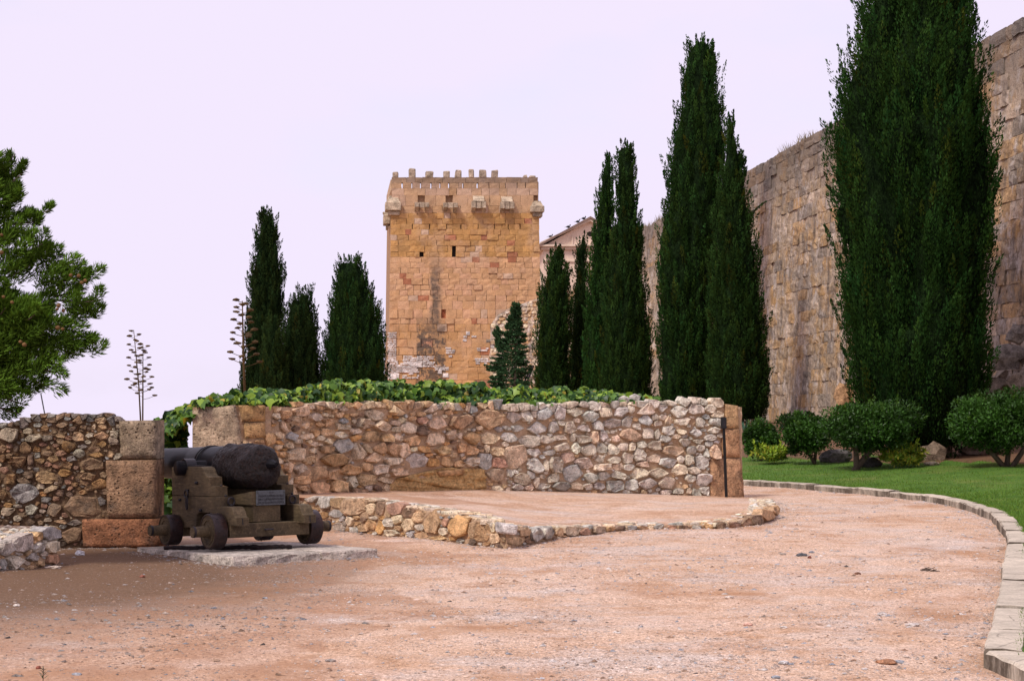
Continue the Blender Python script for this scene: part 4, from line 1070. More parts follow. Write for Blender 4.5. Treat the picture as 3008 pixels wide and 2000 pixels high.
while y > 770:
    hh = rng.uniform(8, 13); x = 1441 + rng.uniform(0, 6)
    while x < 1700:
        w_ = rng.uniform(8, 18)
        if y - hh > rt(x + w_ / 2) - 1 and rng.random() < .92: st.append((x + w_ / 2, y - hh / 2, w_, hh, ('p', 't', 'p', 'tp', 'gp', 'to', 'g')[rng.integers(7)]))
        x += w_
    y -= hh
rubble(rw, st, SR, NR, rng, 52, M['great'], M['great_a'], .9, gap=.9, proud=(.02, .10), part='stone_block', back=.1, boxy=4)
V, Fs = bevel_box(P(1431, 1006, 101) - world_loc(rw) + np.array((-.05, -.3, 0)), P(1446, 998, 101) - world_loc(rw) + np.array((0, .3, 0)), .03); obj('corbel', V, Fs, M['ashlar'], rw, False, None, (.2, .18, .16))

# ------------------------------------------------------------------ gabled building
bx0 = 2.42; BD = 130.0
bld = empty('gabled_building', (bx0, BD, 0), 'pale pink building with a triangular gable and round window behind the cypresses', 'building', rot=(0, 0, 0))
pz = lambda y: EYE + (HY - y) * BD / F
pxu = lambda x: (x - CX) * BD / F - bx0
UR = pxu(1868); UA = pxu(1733); zc, za = pz(722), pz(648); BL = 17.0; sk = -.05
def bq(u, v, z): return (u + sk * v, v, z)
V = [bq(0, 0, -8), bq(UR, 0, -8), bq(UR, BL, -8), bq(0, BL, -8), bq(0, 0, zc), bq(UR, 0, zc), bq(UR, BL, zc), bq(0, BL, zc), bq(UA, 0, za), bq(UA, BL, za)]
wl_ = obj('wall', V, [(0, 1, 5, 8, 4), (2, 3, 7, 9, 6), (0, 4, 7, 3), (1, 2, 6, 5)], M['plaster'], bld)
ov = .45
def slope(u0, z0, u1, z1):
    th = .16
    V = []
    for v in (-ov, BL + ov):
        V += [bq(u0, v, z0), bq(u1, v, z1), bq(u1, v, z1 + th), bq(u0, v, z0 + th)]
    return V, [(0, 1, 2, 3)[::-1], (4, 5, 6, 7), (0, 4, 5, 1)[::-1], (3, 2, 6, 7), (0, 3, 7, 4), (1, 5, 6, 2)]
k = (za - zc) / (UA - 0)
V, Fs = slope(-.55, zc - .55 * k + .12, UA, za + .12); rf = obj('roof', V, Fs, M['roof'], bld)
V, Fs = slope(UR + .55, zc - .55 * k + .12, UA + .003, za + .12); obj('roof', V, Fs, M['roof'], bld)
mb = MB()
mb.box((-.35, -.40, zc - .10), (UR + .35, -.004, zc + .06), .02); mb.box((-.2, -.22, zc - .32), (UR + .2, -.004, zc - .105), .02); mb.box((-.08, -.10, zc - 1.25), (UR + .08, -.004, zc - 1.1), .02)
mb.build('cornice', M['plaster_trim'], bld)
mb = MB()
V = []
for v in (0, BL): V += [bq(-.34, v, zc - .3), bq(-.004, v, zc - .3), bq(-.004, v, zc + .02), bq(-.34, v, zc + .02)]
mb.add(V, [(3, 2, 1, 0), (4, 5, 6, 7), (0, 1, 5, 4), (1, 2, 6, 5), (2, 3, 7, 6), (3, 0, 4, 7)]); mb.build('eaves', M['plaster_trim'], bld)
for s in (-1, 1):        # raking cornice
    u0, u1 = (-.3, UA) if s < 0 else (UR + .3, UA)
    V = []
    for v in (-.36, -.004):
        V += [(u0, v, zc + .065), (u1, v, za - .08), (u1, v, za + .10), (u0, v, zc + .065 + .16)]
    obj('raking_cornice', V, [(0, 1, 2, 3), (7, 6, 5, 4), (0, 4, 5, 1), (3, 2, 6, 7), (0, 3, 7, 4), (1, 5, 6, 2)], M['plaster_trim'], bld)
mb = MB(); cxw, czw = UA, pz(688)
V = [(cxw + math.cos(a) * r_, v_, czw + math.sin(a) * r_) for r_, v_ in ((.27, -.05), (.21, -.05), (.21, .04)) for a in np.linspace(0, 2 * math.pi, 25)[:-1]]
Fs = [(r_ * 24 + k, r_ * 24 + (k + 1) % 24, (r_ + 1) * 24 + (k + 1) % 24, (r_ + 1) * 24 + k) for r_ in range(2) for k in range(24)]
rwn = obj('round_window', V, Fs, M['plaster_trim'], bld)
obj('pane', [(cxw + math.cos(a) * .22, -.02, czw + math.sin(a) * .22) for a in np.linspace(0, 2 * math.pi, 25)[:-1]], [tuple(range(24))[::-1]], M['dark'], rwn)
mb = MB(); mb.box((pxu(1679), -.12, zc + .065), (pxu(1683), -.006, zc + .75), .01); mb.box((pxu(1617), -.10, zc - 1.0), (pxu(1627), -.006, zc - .33), .01); mb.build('pilaster', M['plaster_trim'], bld)
V = [bq(pxu(1597), 0, 0)]
# pigeons on the ridge slope
for i, (px, py, lb_) in enumerate(((1617, 697, 'lowest pigeon on the roof slope of the gabled building'), (1669, 669, 'pigeon second from the lowest on the roof slope'), (1697, 654, 'pigeon second from the ridge on the roof slope'), (1714, 646, 'pigeon nearest the ridge of the gabled building'))):
    u = pxu(px); zr = zc + .12 + .16 + (u) * k
    bo = empty('pigeon', (bx0 + u, BD - .2, zr), lb_, 'bird', 'pigeons on the gable roof')
    V, Fs = blob((0, 0, .13), (.17, .09, .10), rng, 1, .05); obj('body', V, Fs, M['black'], bo, True)
    V, Fs = blob((.14, 0, .25), (.06, .055, .065), rng, 1, .05); obj('head', V, Fs, M['black'], bo, True)
    obj('tail', [(-.12, -.05, .12), (-.12, .05, .12), (-.33, .03, .06), (-.33, -.03, .06), (-.12, 0, .16)], [(0, 1, 2, 3), (0, 3, 4), (1, 4, 2), (2, 4, 3), (0, 4, 1)], M['black'], bo)
    mb = MB(); mb.tube([(0, .03, .06), (0, .03, -.02)], .012, 5); mb.tube([(0, -.03, .06), (0, -.03, -.02)], .012, 5); mb.build('leg', M['black'], bo)
# sloping dark rail beside the small conifer
rl = empty('metal_rail', P(1540, 1140, 78), 'dark sloping metal rail between the small conifer and a cypress', 'rail')
mb = MB(); b0 = world_loc(rl)
for o_ in (0, 9): mb.tube([P(1522 + o_, 1165, 78) - b0, P(1562 + o_ * .6, 1073, 78) - b0], .05, 6)
mb.build('bar', M['iron'], rl)

# ------------------------------------------------------------------ foliage
def leaves(pos, axis, size, width, rng, col, name, mat, parent, base, nrm=None, rough=.4):
    """diamond sprays: pos, unit axis, length, half width"""
    n = len(pos)
    rnd = rng.normal(0, 1, (n, 3))
    if nrm is not None: rnd = nrm + rnd * rough
    side = np.cross(axis, rnd); side /= np.linalg.norm(side, axis=1)[:, None] + 1e-9
    V = np.zeros((n, 4, 3)); L_ = size[:, None]
    V[:, 0] = pos - axis * L_ * .4; V[:, 2] = pos + axis * L_ * .6
    mid = pos + axis * L_ * .02 + np.cross(axis, side) * L_ * .06
    V[:, 1] = mid + side * width[:, None]; V[:, 3] = mid - side * width[:, None]
    V -= base
    return obj(name, V.reshape(-1, 3), np.arange(n * 4).reshape(-1, 4), mat, parent, False, np.repeat(col, 4, 0))
def unit(v): return v / (np.linalg.norm(v, axis=-1, keepdims=True) + 1e-9)
CYP = np.array((.040, .085, .026))
def cypress(label, prof, d, seed, nplume, nleaf, leafpx_, tint=CYP, group='cypresses along the rampart', basey=None, lobes=5, zb=None, trunk=None, plume=(.7, 1.25), side=()):
    """prof: (pixel y, left x, right x) from the tip downwards"""
    rng = np.random.default_rng(seed); k = d / F; leafpx = leafpx_ * .54; nplume = int(nplume * 1.35); nleaf = int(nleaf * 1.95)
    pr = np.array(prof, float); ys = pr[:, 0]
    zz = EYE + (HY - ys) * k; xc = ((pr[:, 1] + pr[:, 2]) / 2 - CX) * k; rr = (pr[:, 2] - pr[:, 1]) / 2 * k
    zbot = zz[-1]; ztop = zz[0]
    cx0 = xc[-1] if trunk is None else (trunk - CX) * k
    z0 = (float(ground_z(np.array(cx0), np.array(d))) if zb is None else zb) - .05
    root = empty('cypress', (cx0, d, z0), label, 'tree', group); base = world_loc(root)
    fr = lambda z: np.interp(z, zz[::-1], rr[::-1]); fx = lambda z: np.interp(z, zz[::-1], xc[::-1])
    zt_, zb_ = ztop, zbot
    tr = max(.12, rr.max() * .16)
    V, Fs = tube([(cx0, d, z0), (cx0 + .03, d, z0 + .5), (cx0 * .6 + fx(zb_) * .4, d, zb_ + .3), (fx((zt_ + zb_) / 2), d, (zt_ + zb_) / 2), (fx(zt_), d, zt_ - .4)], [tr * 1.35, tr, tr * .8, tr * .45, .03], 9)
    obj('trunk', np.array(V) - base, Fs, M['bark'], root, True)
    # plumes over the surface of revolution
    zs = np.linspace(zb_, zt_, 400); wgt = fr(zs) + .05; cdf = np.cumsum(wgt); cdf /= cdf[-1]
    pz_ = np.interp(rng.random(nplume), cdf, zs); an = rng.uniform(0, 2 * math.pi, nplume)
    R_ = fr(pz_)
    H_ = zt_ - zb_
    gph = -math.pi / 2 + np.arange(lobes) * 2 * math.pi / lobes + rng.uniform(-.3, .3, lobes) + rng.uniform(-.5, .5); gz0 = zb_ + H_ * rng.uniform(-.1, .35, lobes); gz1 = zb_ + H_ * rng.uniform(.55, 1.1, lobes); gd = rng.uniform(.14, .34, lobes) * (1.5 if lobes > 6 else 1.0); gf = rng.uniform(.25, .7, lobes); gs = rng.uniform(0, 6.28, lobes)
    def rfun(a, z):
        g = np.zeros(np.shape(z))
        for q_ in range(lobes):
            u = np.abs((a - gph[q_] - .28 * np.sin(z * gf[q_] + gs[q_]) + math.pi) % (2 * math.pi) - math.pi)
            g = np.maximum(g, gd[q_] * np.exp(-(u / .17) ** 2) * sst(gz0[q_], gz0[q_] + .12 * H_, z) * (1 - sst(gz1[q_] - .12 * H_, gz1[q_], z)))
        lump = .085 * vnoise(a * 2.2 + seed, z * 1.5, seed) + .055 * vnoise(a * 5 + seed, z * 2.6, seed + 9)
        return fr(z) * (.975 - g + lump)
    rad = rfun(an, pz_) * (.86 + .13 * rng.random(nplume))
    ln = rng.uniform(*plume, nplume) * np.clip(.45 + R_ / (rr.max() + 1e-6), .45, 1.1) * (leafpx_ * k / .15) ** .5
    out = np.stack([np.cos(an), np.sin(an), np.zeros(nplume)], 1)
    ax = unit(out * rng.uniform(.10, .42, nplume)[:, None] + np.array((0, 0, 1.)) + rng.normal(0, .10, (nplume, 3)))
    ln = ln * .95
    org = np.stack([fx(pz_) + out[:, 0] * rad, d + out[:, 1] * rad, pz_], 1) - ax * ln[:, None] * .45
    pid = np.repeat(np.arange(nplume), nleaf); N_ = len(pid)
    t_ = rng.random(N_) ** .8
    prad = ln[pid] * .125 * np.sin(np.clip(t_ * .86 + .14, 0, 1) * math.pi) ** .7
    dirn = unit(rng.normal(0, 1, (N_, 3)) + out[pid] * .55); dirn -= ax[pid] * (dirn * ax[pid]).sum(1, keepdims=True); dirn = unit(dirn)
    nrm = dirn + out[pid] * .35 + ax[pid] * .25
    pos = org[pid] + ax[pid] * (ln[pid] * t_)[:, None] + dirn * prad[:, None] * (.62 + .40 * rng.random(N_))[:, None]
    la = unit(ax[pid] * 1.6 + dirn * .5 + rng.normal(0, .22, (N_, 3)))
    size = leafpx * k * rng.uniform(.6, 1.35, N_); wid = size * rng.uniform(.17, .27, N_)
    pc = rng.uniform(.55, 1.5, nplume); hue = rng.normal(0, .10, nplume)
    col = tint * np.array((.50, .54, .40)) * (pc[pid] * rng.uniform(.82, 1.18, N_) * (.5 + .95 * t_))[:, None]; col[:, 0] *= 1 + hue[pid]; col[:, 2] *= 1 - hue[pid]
    brown = rng.random(nplume) < .035; col[brown[pid]] = col[brown[pid]] * np.array((1.9, 1.05, .8))
    # side shoots given one by one: (pixel tip x, y, from x, y)
    extra = []
    for tx, ty, fx_, fy_ in side:
        a_ = P(fx_, fy_, d); b_ = P(tx, ty, d); m = 160 if lobes < 8 else 420
        q_ = rng.random(m); pp = a_ + (b_ - a_) * q_[:, None] + rng.normal(0, .07 * np.linalg.norm(b_ - a_), (m, 3)) * (1.1 - q_)[:, None]
        extra.append((pp, np.tile(unit((b_ - a_)[None]), (m, 1)) + rng.normal(0, .3, (m, 3))))
    if extra:
        ep = np.concatenate([e[0] for e in extra]); ea = unit(np.concatenate([e[1] for e in extra])); ne = len(ep)
        pos = np.concatenate([pos, ep]); la = np.concatenate([la, ea]); sz = leafpx * k * rng.uniform(.6, 1.2, ne); size = np.concatenate([size, sz]); wid = np.concatenate([wid, sz * .2]); col = np.concatenate([col, tint * .7 * rng.uniform(.6, 1.2, ne)[:, None]]); nrm = np.concatenate([nrm, rng.normal(0, 1, (ne, 3))])
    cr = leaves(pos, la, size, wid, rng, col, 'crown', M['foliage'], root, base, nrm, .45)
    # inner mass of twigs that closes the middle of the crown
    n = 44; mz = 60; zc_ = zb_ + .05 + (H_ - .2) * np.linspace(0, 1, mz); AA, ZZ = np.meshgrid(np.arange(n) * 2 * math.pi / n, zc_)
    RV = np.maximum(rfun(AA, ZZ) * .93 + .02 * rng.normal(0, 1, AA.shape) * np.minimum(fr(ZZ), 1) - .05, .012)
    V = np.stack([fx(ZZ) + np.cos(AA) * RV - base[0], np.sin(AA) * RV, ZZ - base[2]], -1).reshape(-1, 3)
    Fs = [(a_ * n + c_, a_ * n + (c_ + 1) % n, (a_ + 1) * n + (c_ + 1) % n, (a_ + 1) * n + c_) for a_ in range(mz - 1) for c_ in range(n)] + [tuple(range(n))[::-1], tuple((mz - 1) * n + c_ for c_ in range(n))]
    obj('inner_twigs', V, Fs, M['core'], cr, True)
    return root
DK = np.array((.034, .062, .024))
cypress('tallest dark cypress left of the tower behind the agave stalk', [(624, 784, 798), (635, 776, 803), (659, 765, 810), (710, 755, 815), (770, 745, 824), (817, 735, 831), (896, 730, 834), (936, 728, 834), (1020, 722, 820), (1133, 709, 800), (1190, 708, 805)], 78, 101, 420, 42, 11, DK, 'cypresses left of the tower')
cypress('small slim cypress in front of the tallest one left of the tower', [(944, 798, 806), (960, 788, 820), (1015, 778, 832), (1094, 769, 837), (1141, 766, 842), (1190, 766, 842)], 72, 102, 150, 42, 10, DK * 1.05, 'cypresses left of the tower')
cypress('pointed cypress of middle height between the tallest and the broad one', [(872, 862, 876), (896, 850, 888), (928, 842, 896), (967, 832, 904), (1035, 827, 908), (1114, 820, 912), (1190, 818, 914)], 73, 103, 220, 42, 10, DK, 'cypresses left of the tower')
cypress('leaning blunt cypress just right of the pointed middle one', [(857, 886, 906), (869, 880, 909), (916, 881, 916), (956, 886, 925), (995, 888, 934), (1035, 888, 934), (1066, 892, 940), (1126, 892, 940), (1190, 890, 940)], 76, 104, 170, 42, 10, DK, 'cypresses left of the tower')
cypress('broad blunt-topped cypress beside the left edge of the tower', [(764, 1005, 1046), (778, 994, 1058), (805, 990, 1071), (837, 984, 1080), (869, 980, 1088), (916, 972, 1104), (956, 962, 1117), (1007, 956, 1125), (1054, 953, 1129), (1102, 945, 1133), (1190, 942, 1136)], 74, 105, 480, 44, 11, np.array((.036, .080, .026)), 'cypresses left of the tower')
cypress('cypress directly right of the small conifer, in front of the gabled building', [(724, 1630, 1637), (745, 1623, 1649), (780, 1609, 1655), (810, 1601, 1665), (845, 1593, 1672), (898, 1587, 1675), (964, 1581, 1675), (1040, 1574, 1673), (1136, 1568, 1672), (1190, 1568, 1674)], 84, 106, 330, 42, 11, CYP)
cypress('thin ragged cypress against the gabled building', [(690, 1709, 1714), (715, 1703, 1719), (753, 1697, 1721), (799, 1693, 1722), (837, 1686, 1724), (906, 1680, 1728), (1000, 1676, 1732), (1136, 1672, 1734), (1190, 1672, 1734)], 86, 107, 210, 40, 10, DK * 1.1)
cypress('left half of the close pair of tall cypresses right of the gable', [(460, 1786, 1794), (510, 1768, 1798), (560, 1762, 1796), (619, 1753, 1799), (695, 1743, 1804), (791, 1733, 1815), (906, 1727, 1830), (1136, 1717, 1830), (1190, 1718, 1830)], 81, 108, 420, 42, 12, np.array((.040, .098, .028)))
cypress('right half of the close pair of tall cypresses right of the gable', [(425, 1832, 1842), (446, 1813, 1856), (500, 1813, 1864), (560, 1815, 1870), (619, 1813, 1871), (676, 1808, 1879), (734, 1800, 1883), (830, 1778, 1890), (906, 1774, 1898), (983, 1770, 1910), (1136, 1765, 1912), (1190, 1766, 1912)], 79, 109, 560, 42, 12, CYP, side=((1856, 432, 1845, 500), (1872, 540, 1858, 640)))
cypress('very tall cypress with a broken lumpy top right of the close pair', [(116, 2052, 2066), (130, 2036, 2080), (150, 2018, 2091), (214, 2004, 2100), (283, 2008, 2104), (310, 2004, 2120), (329, 1993, 2122), (429, 1973, 2130), (520, 1965, 2122), (612, 1954, 2125), (727, 1932, 2112), (842, 1937, 2106), (995, 1938, 2100), (1148, 1934, 2092), (1200, 1936, 2092)], 66, 110, 760, 44, 13, np.array((.038, .088, .026)), side=((2134, 178, 2100, 300), (2082, 118, 2065, 190), (2128, 255, 2105, 400), (2052, 122, 2050, 200)))
cypress('slender pointed cypress overlapping the very tall one on its right', [(344, 2140, 2147), (375, 2133, 2156), (436, 2129, 2168), (513, 2122, 2187), (589, 2112, 2195), (673, 2097, 2211), (765, 2095, 2229), (880, 2091, 2234), (1018, 2087, 2248), (1094, 2083, 2260), (1171, 2082, 2257), (1235, 2100, 2240)], 60, 111, 620, 44, 13, CYP, zb=.8, side=((2252, 590, 2185, 640), (2240, 596, 2190, 650), (2142, 335, 2146, 400)))
cypress('huge multi-stemmed cypress in the right foreground filling the frame height', [(-110, 2640, 2700), (-60, 2590, 2780), (0, 2546, 2856), (60, 2536, 2852), (145, 2520, 2862), (230, 2468, 2893), (350, 2445, 2908), (420, 2422, 2922), (536, 2430, 2936), (612, 2432, 2934), (765, 2449, 2924), (920, 2453, 2914), (1033, 2463, 2908), (1148, 2488, 2892), (1230, 2520, 2872), (1300, 2590, 2830), (1318, 2640, 2790)], 40.5, 112, 1500, 52, 18, np.array((.036, .086, .024)), zb=.35, trunk=2750, plume=(.75, 1.6), lobes=10,
        side=((2428, 545, 2500, 620), (2525, 20, 2560, 120), (2520, 110, 2560, 220), (2478, 210, 2530, 330), (2868, 30, 2830, 130), (2462, 260, 2520, 380), (2448, 330, 2520, 520), (2422, 660, 2490, 820), (2440, 880, 2510, 1050), (2908, 330, 2850, 470), (2940, 520, 2870, 680), (2936, 760, 2870, 930), (2560, -40, 2600, 80), (2540, 60, 2590, 220), (2890, 200, 2840, 330), (2470, 1010, 2530, 1150)))

def conifer(label, name, tip, basepx, d, seed, tint, branches, leafpx, nl, zb, bushy=0):
    """an open conifer: each branch (start px, tip px) carries sprays"""
    rng = np.random.default_rng(seed); k = d / F
    a = P(*basepx, d); b = P(*tip, d); a[2] = zb
    root = empty(name, a, label, 'tree'); base = world_loc(root)
    mid = (a + b) / 2
    V, Fs = tube([a, mid, b], [.16, .09, .015], 8); obj('trunk', np.array(V) - base, Fs, M['bark'], root, True)
    ps, ax, br = [], [], MB()
    nrs = []; cls = []
    for (x0, y0, x1, y1, w_) in branches:
        dz = rng.normal(0, w_ * k * .8); s_ = P(x0, y0, d); e_ = P(x1, y1, d) + np.array((0, dz, 0)); v = e_ - s_; ln = np.linalg.norm(v)
        br.tube([s_ - base, (s_ + e_) / 2 - base + np.array((0, 0, -.04 * ln)), e_ * .85 + s_ * .15 - base], [.012, .008, .004], 5)
        if not bushy:
            t_ = rng.random(nl) ** .75; wd_ = w_ * k * (1.05 - .75 * t_)
            pp = s_ + v * t_[:, None] + rng.normal(0, .5, (nl, 3)) * wd_[:, None] * np.array((.8, 1, .55))
            ps.append(pp); ax.append(unit(v[None] / ln * .9 + np.array((0, 0, .35)) + rng.normal(0, .45, (nl, 3)))); nrs.append(rng.normal(0, 1, (nl, 3))); cls.append(np.full(nl, rng.uniform(.65, 1.35)))
        else:
            for q_ in range(bushy):
                f_ = (q_ + rng.random()) / bushy * .84; c_ = s_ + v * f_ + rng.normal(0, w_ * k * .25, 3); m = nl // bushy; r_ = w_ * k * (.74 - .38 * f_) * rng.uniform(.8, 1.2)
                a_ = unit(v / ln * .8 + np.array((0, 0, .55)) + rng.normal(0, .3, 3)); L_ = r_ * rng.uniform(1.8, 2.6)
                t_ = rng.random(m); dn_ = unit(rng.normal(0, 1, (m, 3)) + np.array((.1, -.3, .3))); rr_ = r_ * np.sin(np.clip(t_ * .85 + .15, 0, 1) * math.pi) ** .6
                ps.append(c_ + a_ * (L_ * (t_ - .4))[:, None] + dn_ * (rr_ * (.55 + .5 * rng.random(m)))[:, None]); ax.append(unit(a_ * 1.0 + dn_ * .9 + rng.normal(0, .25, (m, 3)))); nrs.append(dn_ + np.array((0, 0, .3))); cls.append(rng.uniform(.55, 1.45) * (.6 + .7 * t_))
    br.build('branches', M['bark'], root)['kind'] = 'stuff'
    ps = np.concatenate(ps); ax = np.concatenate(ax); nrs = np.concatenate(nrs); n = len(ps)
    sz = leafpx * k * rng.uniform(.6, 1.3, n) * (1.5 if bushy else 1); bc = np.concatenate(cls)
    col = tint * (bc * rng.uniform(.65, 1.35, n))[:, None]
    leaves(ps, ax, sz, sz * rng.uniform(*((.055, .095) if bushy else (.13, .22)), n), rng, col, 'crown', M['foliage'], root, base, nrs, .6)
    return root
rng = np.random.default_rng(121)
brs = []
for y in np.arange(900, 1150, 11):
    w_ = np.interp(y, [883, 930, 1000, 1075, 1150], [5, 16, 38, 62, 60])
    for s in (-1, 1):
        for _ in range(3): brs.append((1518 - (y - 883) * .10, y - 2, 1518 - (y - 883) * .10 + s * w_ * rng.uniform(.55, 1.1), y - rng.uniform(-4, 14), 13))
for y in np.arange(960, 1010, 9): brs += [(1470, y + 25, 1446 + rng.uniform(-6, 20), y, 12)] * 2
brs += [(1500, 1095, 1423, 1072, 12), (1490, 1085, 1428, 1078, 12), (1520, 1090, 1560, 1075, 12)]
conifer('small open dark conifer in front of the lower rampart', 'conifer', (1522, 884), (1500, 1150), 71, 122, np.array((.032, .072, .030)), brs, 9, 110, -2.0)

# the big tree leaning in from the left
rng = np.random.default_rng(131)
brs = []
for (x0, y0, x1, y1) in ((-60, 560, 62, 432), (-60, 600, 40, 470), (0, 560, 80, 500), (10, 600, 96, 560), (0, 640, 166, 612), (20, 660, 150, 640), (0, 700, 100, 690), (60, 745, 150, 715), (80, 760, 175, 735), (20, 800, 120, 745), (120, 800, 275, 770), (150, 830, 298, 795), (120, 830, 262, 812), (160, 870, 280, 840), (150, 880, 320, 885), (190, 905, 300, 915), (120, 930, 270, 930), (160, 960, 312, 985), (180, 990, 300, 1010), (140, 1010, 262, 1050), (100, 1010, 240, 1020), (60, 1060, 190, 1100), (80, 1080, 205, 1075), (60, 1090, 172, 1150), (0, 1110, 120, 1165), (-30, 1140, 105, 1200), (-60, 1170, 70, 1225), (-60, 1130, 60, 1190)):
    brs.append((x0, y0, x1, y1, 52 if y1 > 640 else 36))
for _ in range(170):
    y = rng.uniform(440, 1200); xe = np.interp(y, [420, 560, 700, 800, 900, 1000, 1100, 1200], [20, 50, 60, 170, 200, 190, 120, 30])
    x = rng.uniform(-420, xe - 55); brs.append((x - 50, y + 20, x + rng.uniform(10, 70), y - rng.uniform(-20, 50), 60))
for _ in range(60):
    y = rng.uniform(-40, 440); brs.append((rng.uniform(-420, -160), y + 30, rng.uniform(-300, -60), y - 20, 70))
pine = conifer('bushy cone-bearing conifer leaning in from the left edge above the wall', 'conifer', (-330, -60), (-330, 1640), 17.0, 132, np.array((.088, .165, .020)), brs, 14, 840, 0.0, 4)
pb = world_loc(pine)
for (px, py) in ((208, 808), (231, 810), (240, 830), (250, 824), (172, 898), (186, 912), (168, 908), (170, 962), (184, 966), (36, 888), (10, 872), (60, 1004), (72, 1012), (4, 742), (5, 690)):
    V, Fs = blob(P(px, py, 16.8 - rng.uniform(0, .12)) - pb, np.array((.024, .024, .022)) * rng.uniform(.8, 1.15), rng, 1, .12); obj('cone', V, Fs, M['cone'], pine, True)

# leafy shrubs
def shrub(name, label, cat, crown, basepx, seed, tint, leaf, nleaf, group=None, trunks=1, lumps=16, base_pt=None, clumpy=.3, yellow=0, long_=.22):
    """crown: pixel box; stands on the lawn at the pixel basepx"""
    rng = np.random.default_rng(seed); b = on_lawn(*basepx) if base_pt is None else base_pt; d = b[1]; k = d / F
    x0, y0, x1, y1 = crown
    c = P((x0 + x1) / 2, (y0 + y1) / 2, d); r = np.array(((x1 - x0) / 2 * k, (x1 - x0) / 2 * k * .9, (y1 - y0) / 2 * k))
    root = empty(name, b, label, cat, group); base = world_loc(root)
    for i in range(trunks):
        o_ = np.array((rng.normal(0, .06), rng.normal(0, .05), 0)); e_ = c + np.array((rng.normal(0, r[0] * .35), 0, 0))
        tr = max(.025, r[0] * .05)
        V, Fs = tube([b + o_ - np.array((0, 0, .06)), b * .5 + e_ * .5 + o_ * .5 + rng.normal(0, .03, 3), e_], [tr * 1.2, tr, tr * .6], 7); obj('trunk', np.array(V) - base, Fs, M['bark'], root, True)
    lc = unit(rng.normal(0, 1, (lumps, 3))) * np.array((.70, .70, .66)) * rng.uniform(.55, 1.05, (lumps, 1)) * r + c
    lr = rng.uniform(.20, .46, lumps)
    pid = rng.integers(0, lumps, nleaf); dr = unit(rng.normal(0, 1, (nleaf, 3)) + np.array((0, -.1, .35)))
    pos = lc[pid] + dr * r * lr[pid][:, None] * (rng.random(nleaf) ** .35)[:, None] * (1 + rng.normal(0, .05, (nleaf, 1)))
    pos[:, 2] = np.maximum(pos[:, 2], b[2] + .03)
    ax = unit(dr * .8 + rng.normal(0, .6, (nleaf, 3)) + np.array((0, 0, .3)))
    sz = leaf * rng.uniform(.6, 1.3, nleaf); lb = rng.uniform(.55, 1.5, lumps)
    col = tint * (lb[pid] * rng.uniform(.55, 1.5, nleaf))[:, None]
    if yellow:
        m = rng.random(nleaf) < yellow; col[m] = np.array((.36, .36, .04)) * rng.uniform(.6, 1.2, (m.sum(), 1))
    m_ = int(14 * max(1, lumps / 20)); i_ = rng.integers(0, lumps, m_); sd_ = unit(rng.normal(0, 1, (m_, 3)) * np.array((1, 1, .4)) + np.array((0, 0, .8)))
    for q_ in range(m_):
        b_ = lc[i_[q_]] + sd_[q_] * r * lr[i_[q_]] * .9; e_ = unit(sd_[q_] + np.array((0, 0, .9))); ln_ = rng.uniform(.10, .30); t_ = rng.random(26)
        pos = np.concatenate([pos, b_ + e_ * (ln_ * t_)[:, None] + rng.normal(0, .018, (26, 3))]); ax = np.concatenate([ax, unit(e_ + rng.normal(0, .6, (26, 3)))]); dr = np.concatenate([dr, rng.normal(0, 1, (26, 3))])
        sz = np.concatenate([sz, leaf * rng.uniform(.5, 1.0, 26)]); col = np.concatenate([col, tint * np.array((1.9, 1.6, 1.2)) * rng.uniform(.7, 1.3, (26, 1))])
    nleaf = len(pos)
    leaves(pos, ax, sz, sz * long_ * rng.uniform(.8, 1.3, nleaf), rng, col, 'foliage', M['leaf'], root, base, dr, .9)
    return root
CIT = np.array((.027, .072, .010))
shrub('clipped_shrub', 'low round dark shrub just right of the bastion wall behind yellowish leaves', 'shrub', (2168, 1230, 2300, 1360), (2230, 1354), 201, CIT * 1.1, .085, 10000, 'dark clipped shrubs on the lawn', 1, 26)
shrub('clipped_shrub', 'dark clipped shrub on twin stems left of the largest shrub', 'shrub', (2272, 1194, 2452, 1350), (2385, 1364), 202, CIT, .085, 15000, 'dark clipped shrubs on the lawn', 2, 34)
shrub('clipped_shrub', 'largest and widest dark shrub on the lawn in front of the huge cypress', 'shrub', (2396, 1166, 2728, 1352), (2508, 1381), 203, CIT, .08, 30000, 'dark clipped shrubs on the lawn', 2, 60)
shrub('clipped_shrub', 'dark bushy shrub at the right edge of the lawn', 'shrub', (2790, 1138, 3080, 1352), (2962, 1370), 204, CIT, .08, 28000, 'dark clipped shrubs on the lawn', 3, 54)
YEL = np.array((.17, .27, .035))
shrub('variegated_shrub', 'small yellow-green shrub nearer the bastion wall', 'shrub', (2208, 1302, 2330, 1364), (2266, 1362), 205, YEL, .13, 1500, 'yellow-green shrubs on the lawn', 0, 12, yellow=.25, long_=.16)
shrub('variegated_shrub', 'yellow-green shrub between the largest dark shrub and the boulder', 'shrub', (2578, 1300, 2722, 1376), (2655, 1373), 206, YEL, .13, 2200, 'yellow-green shrubs on the lawn', 0, 14, yellow=.45, long_=.16)
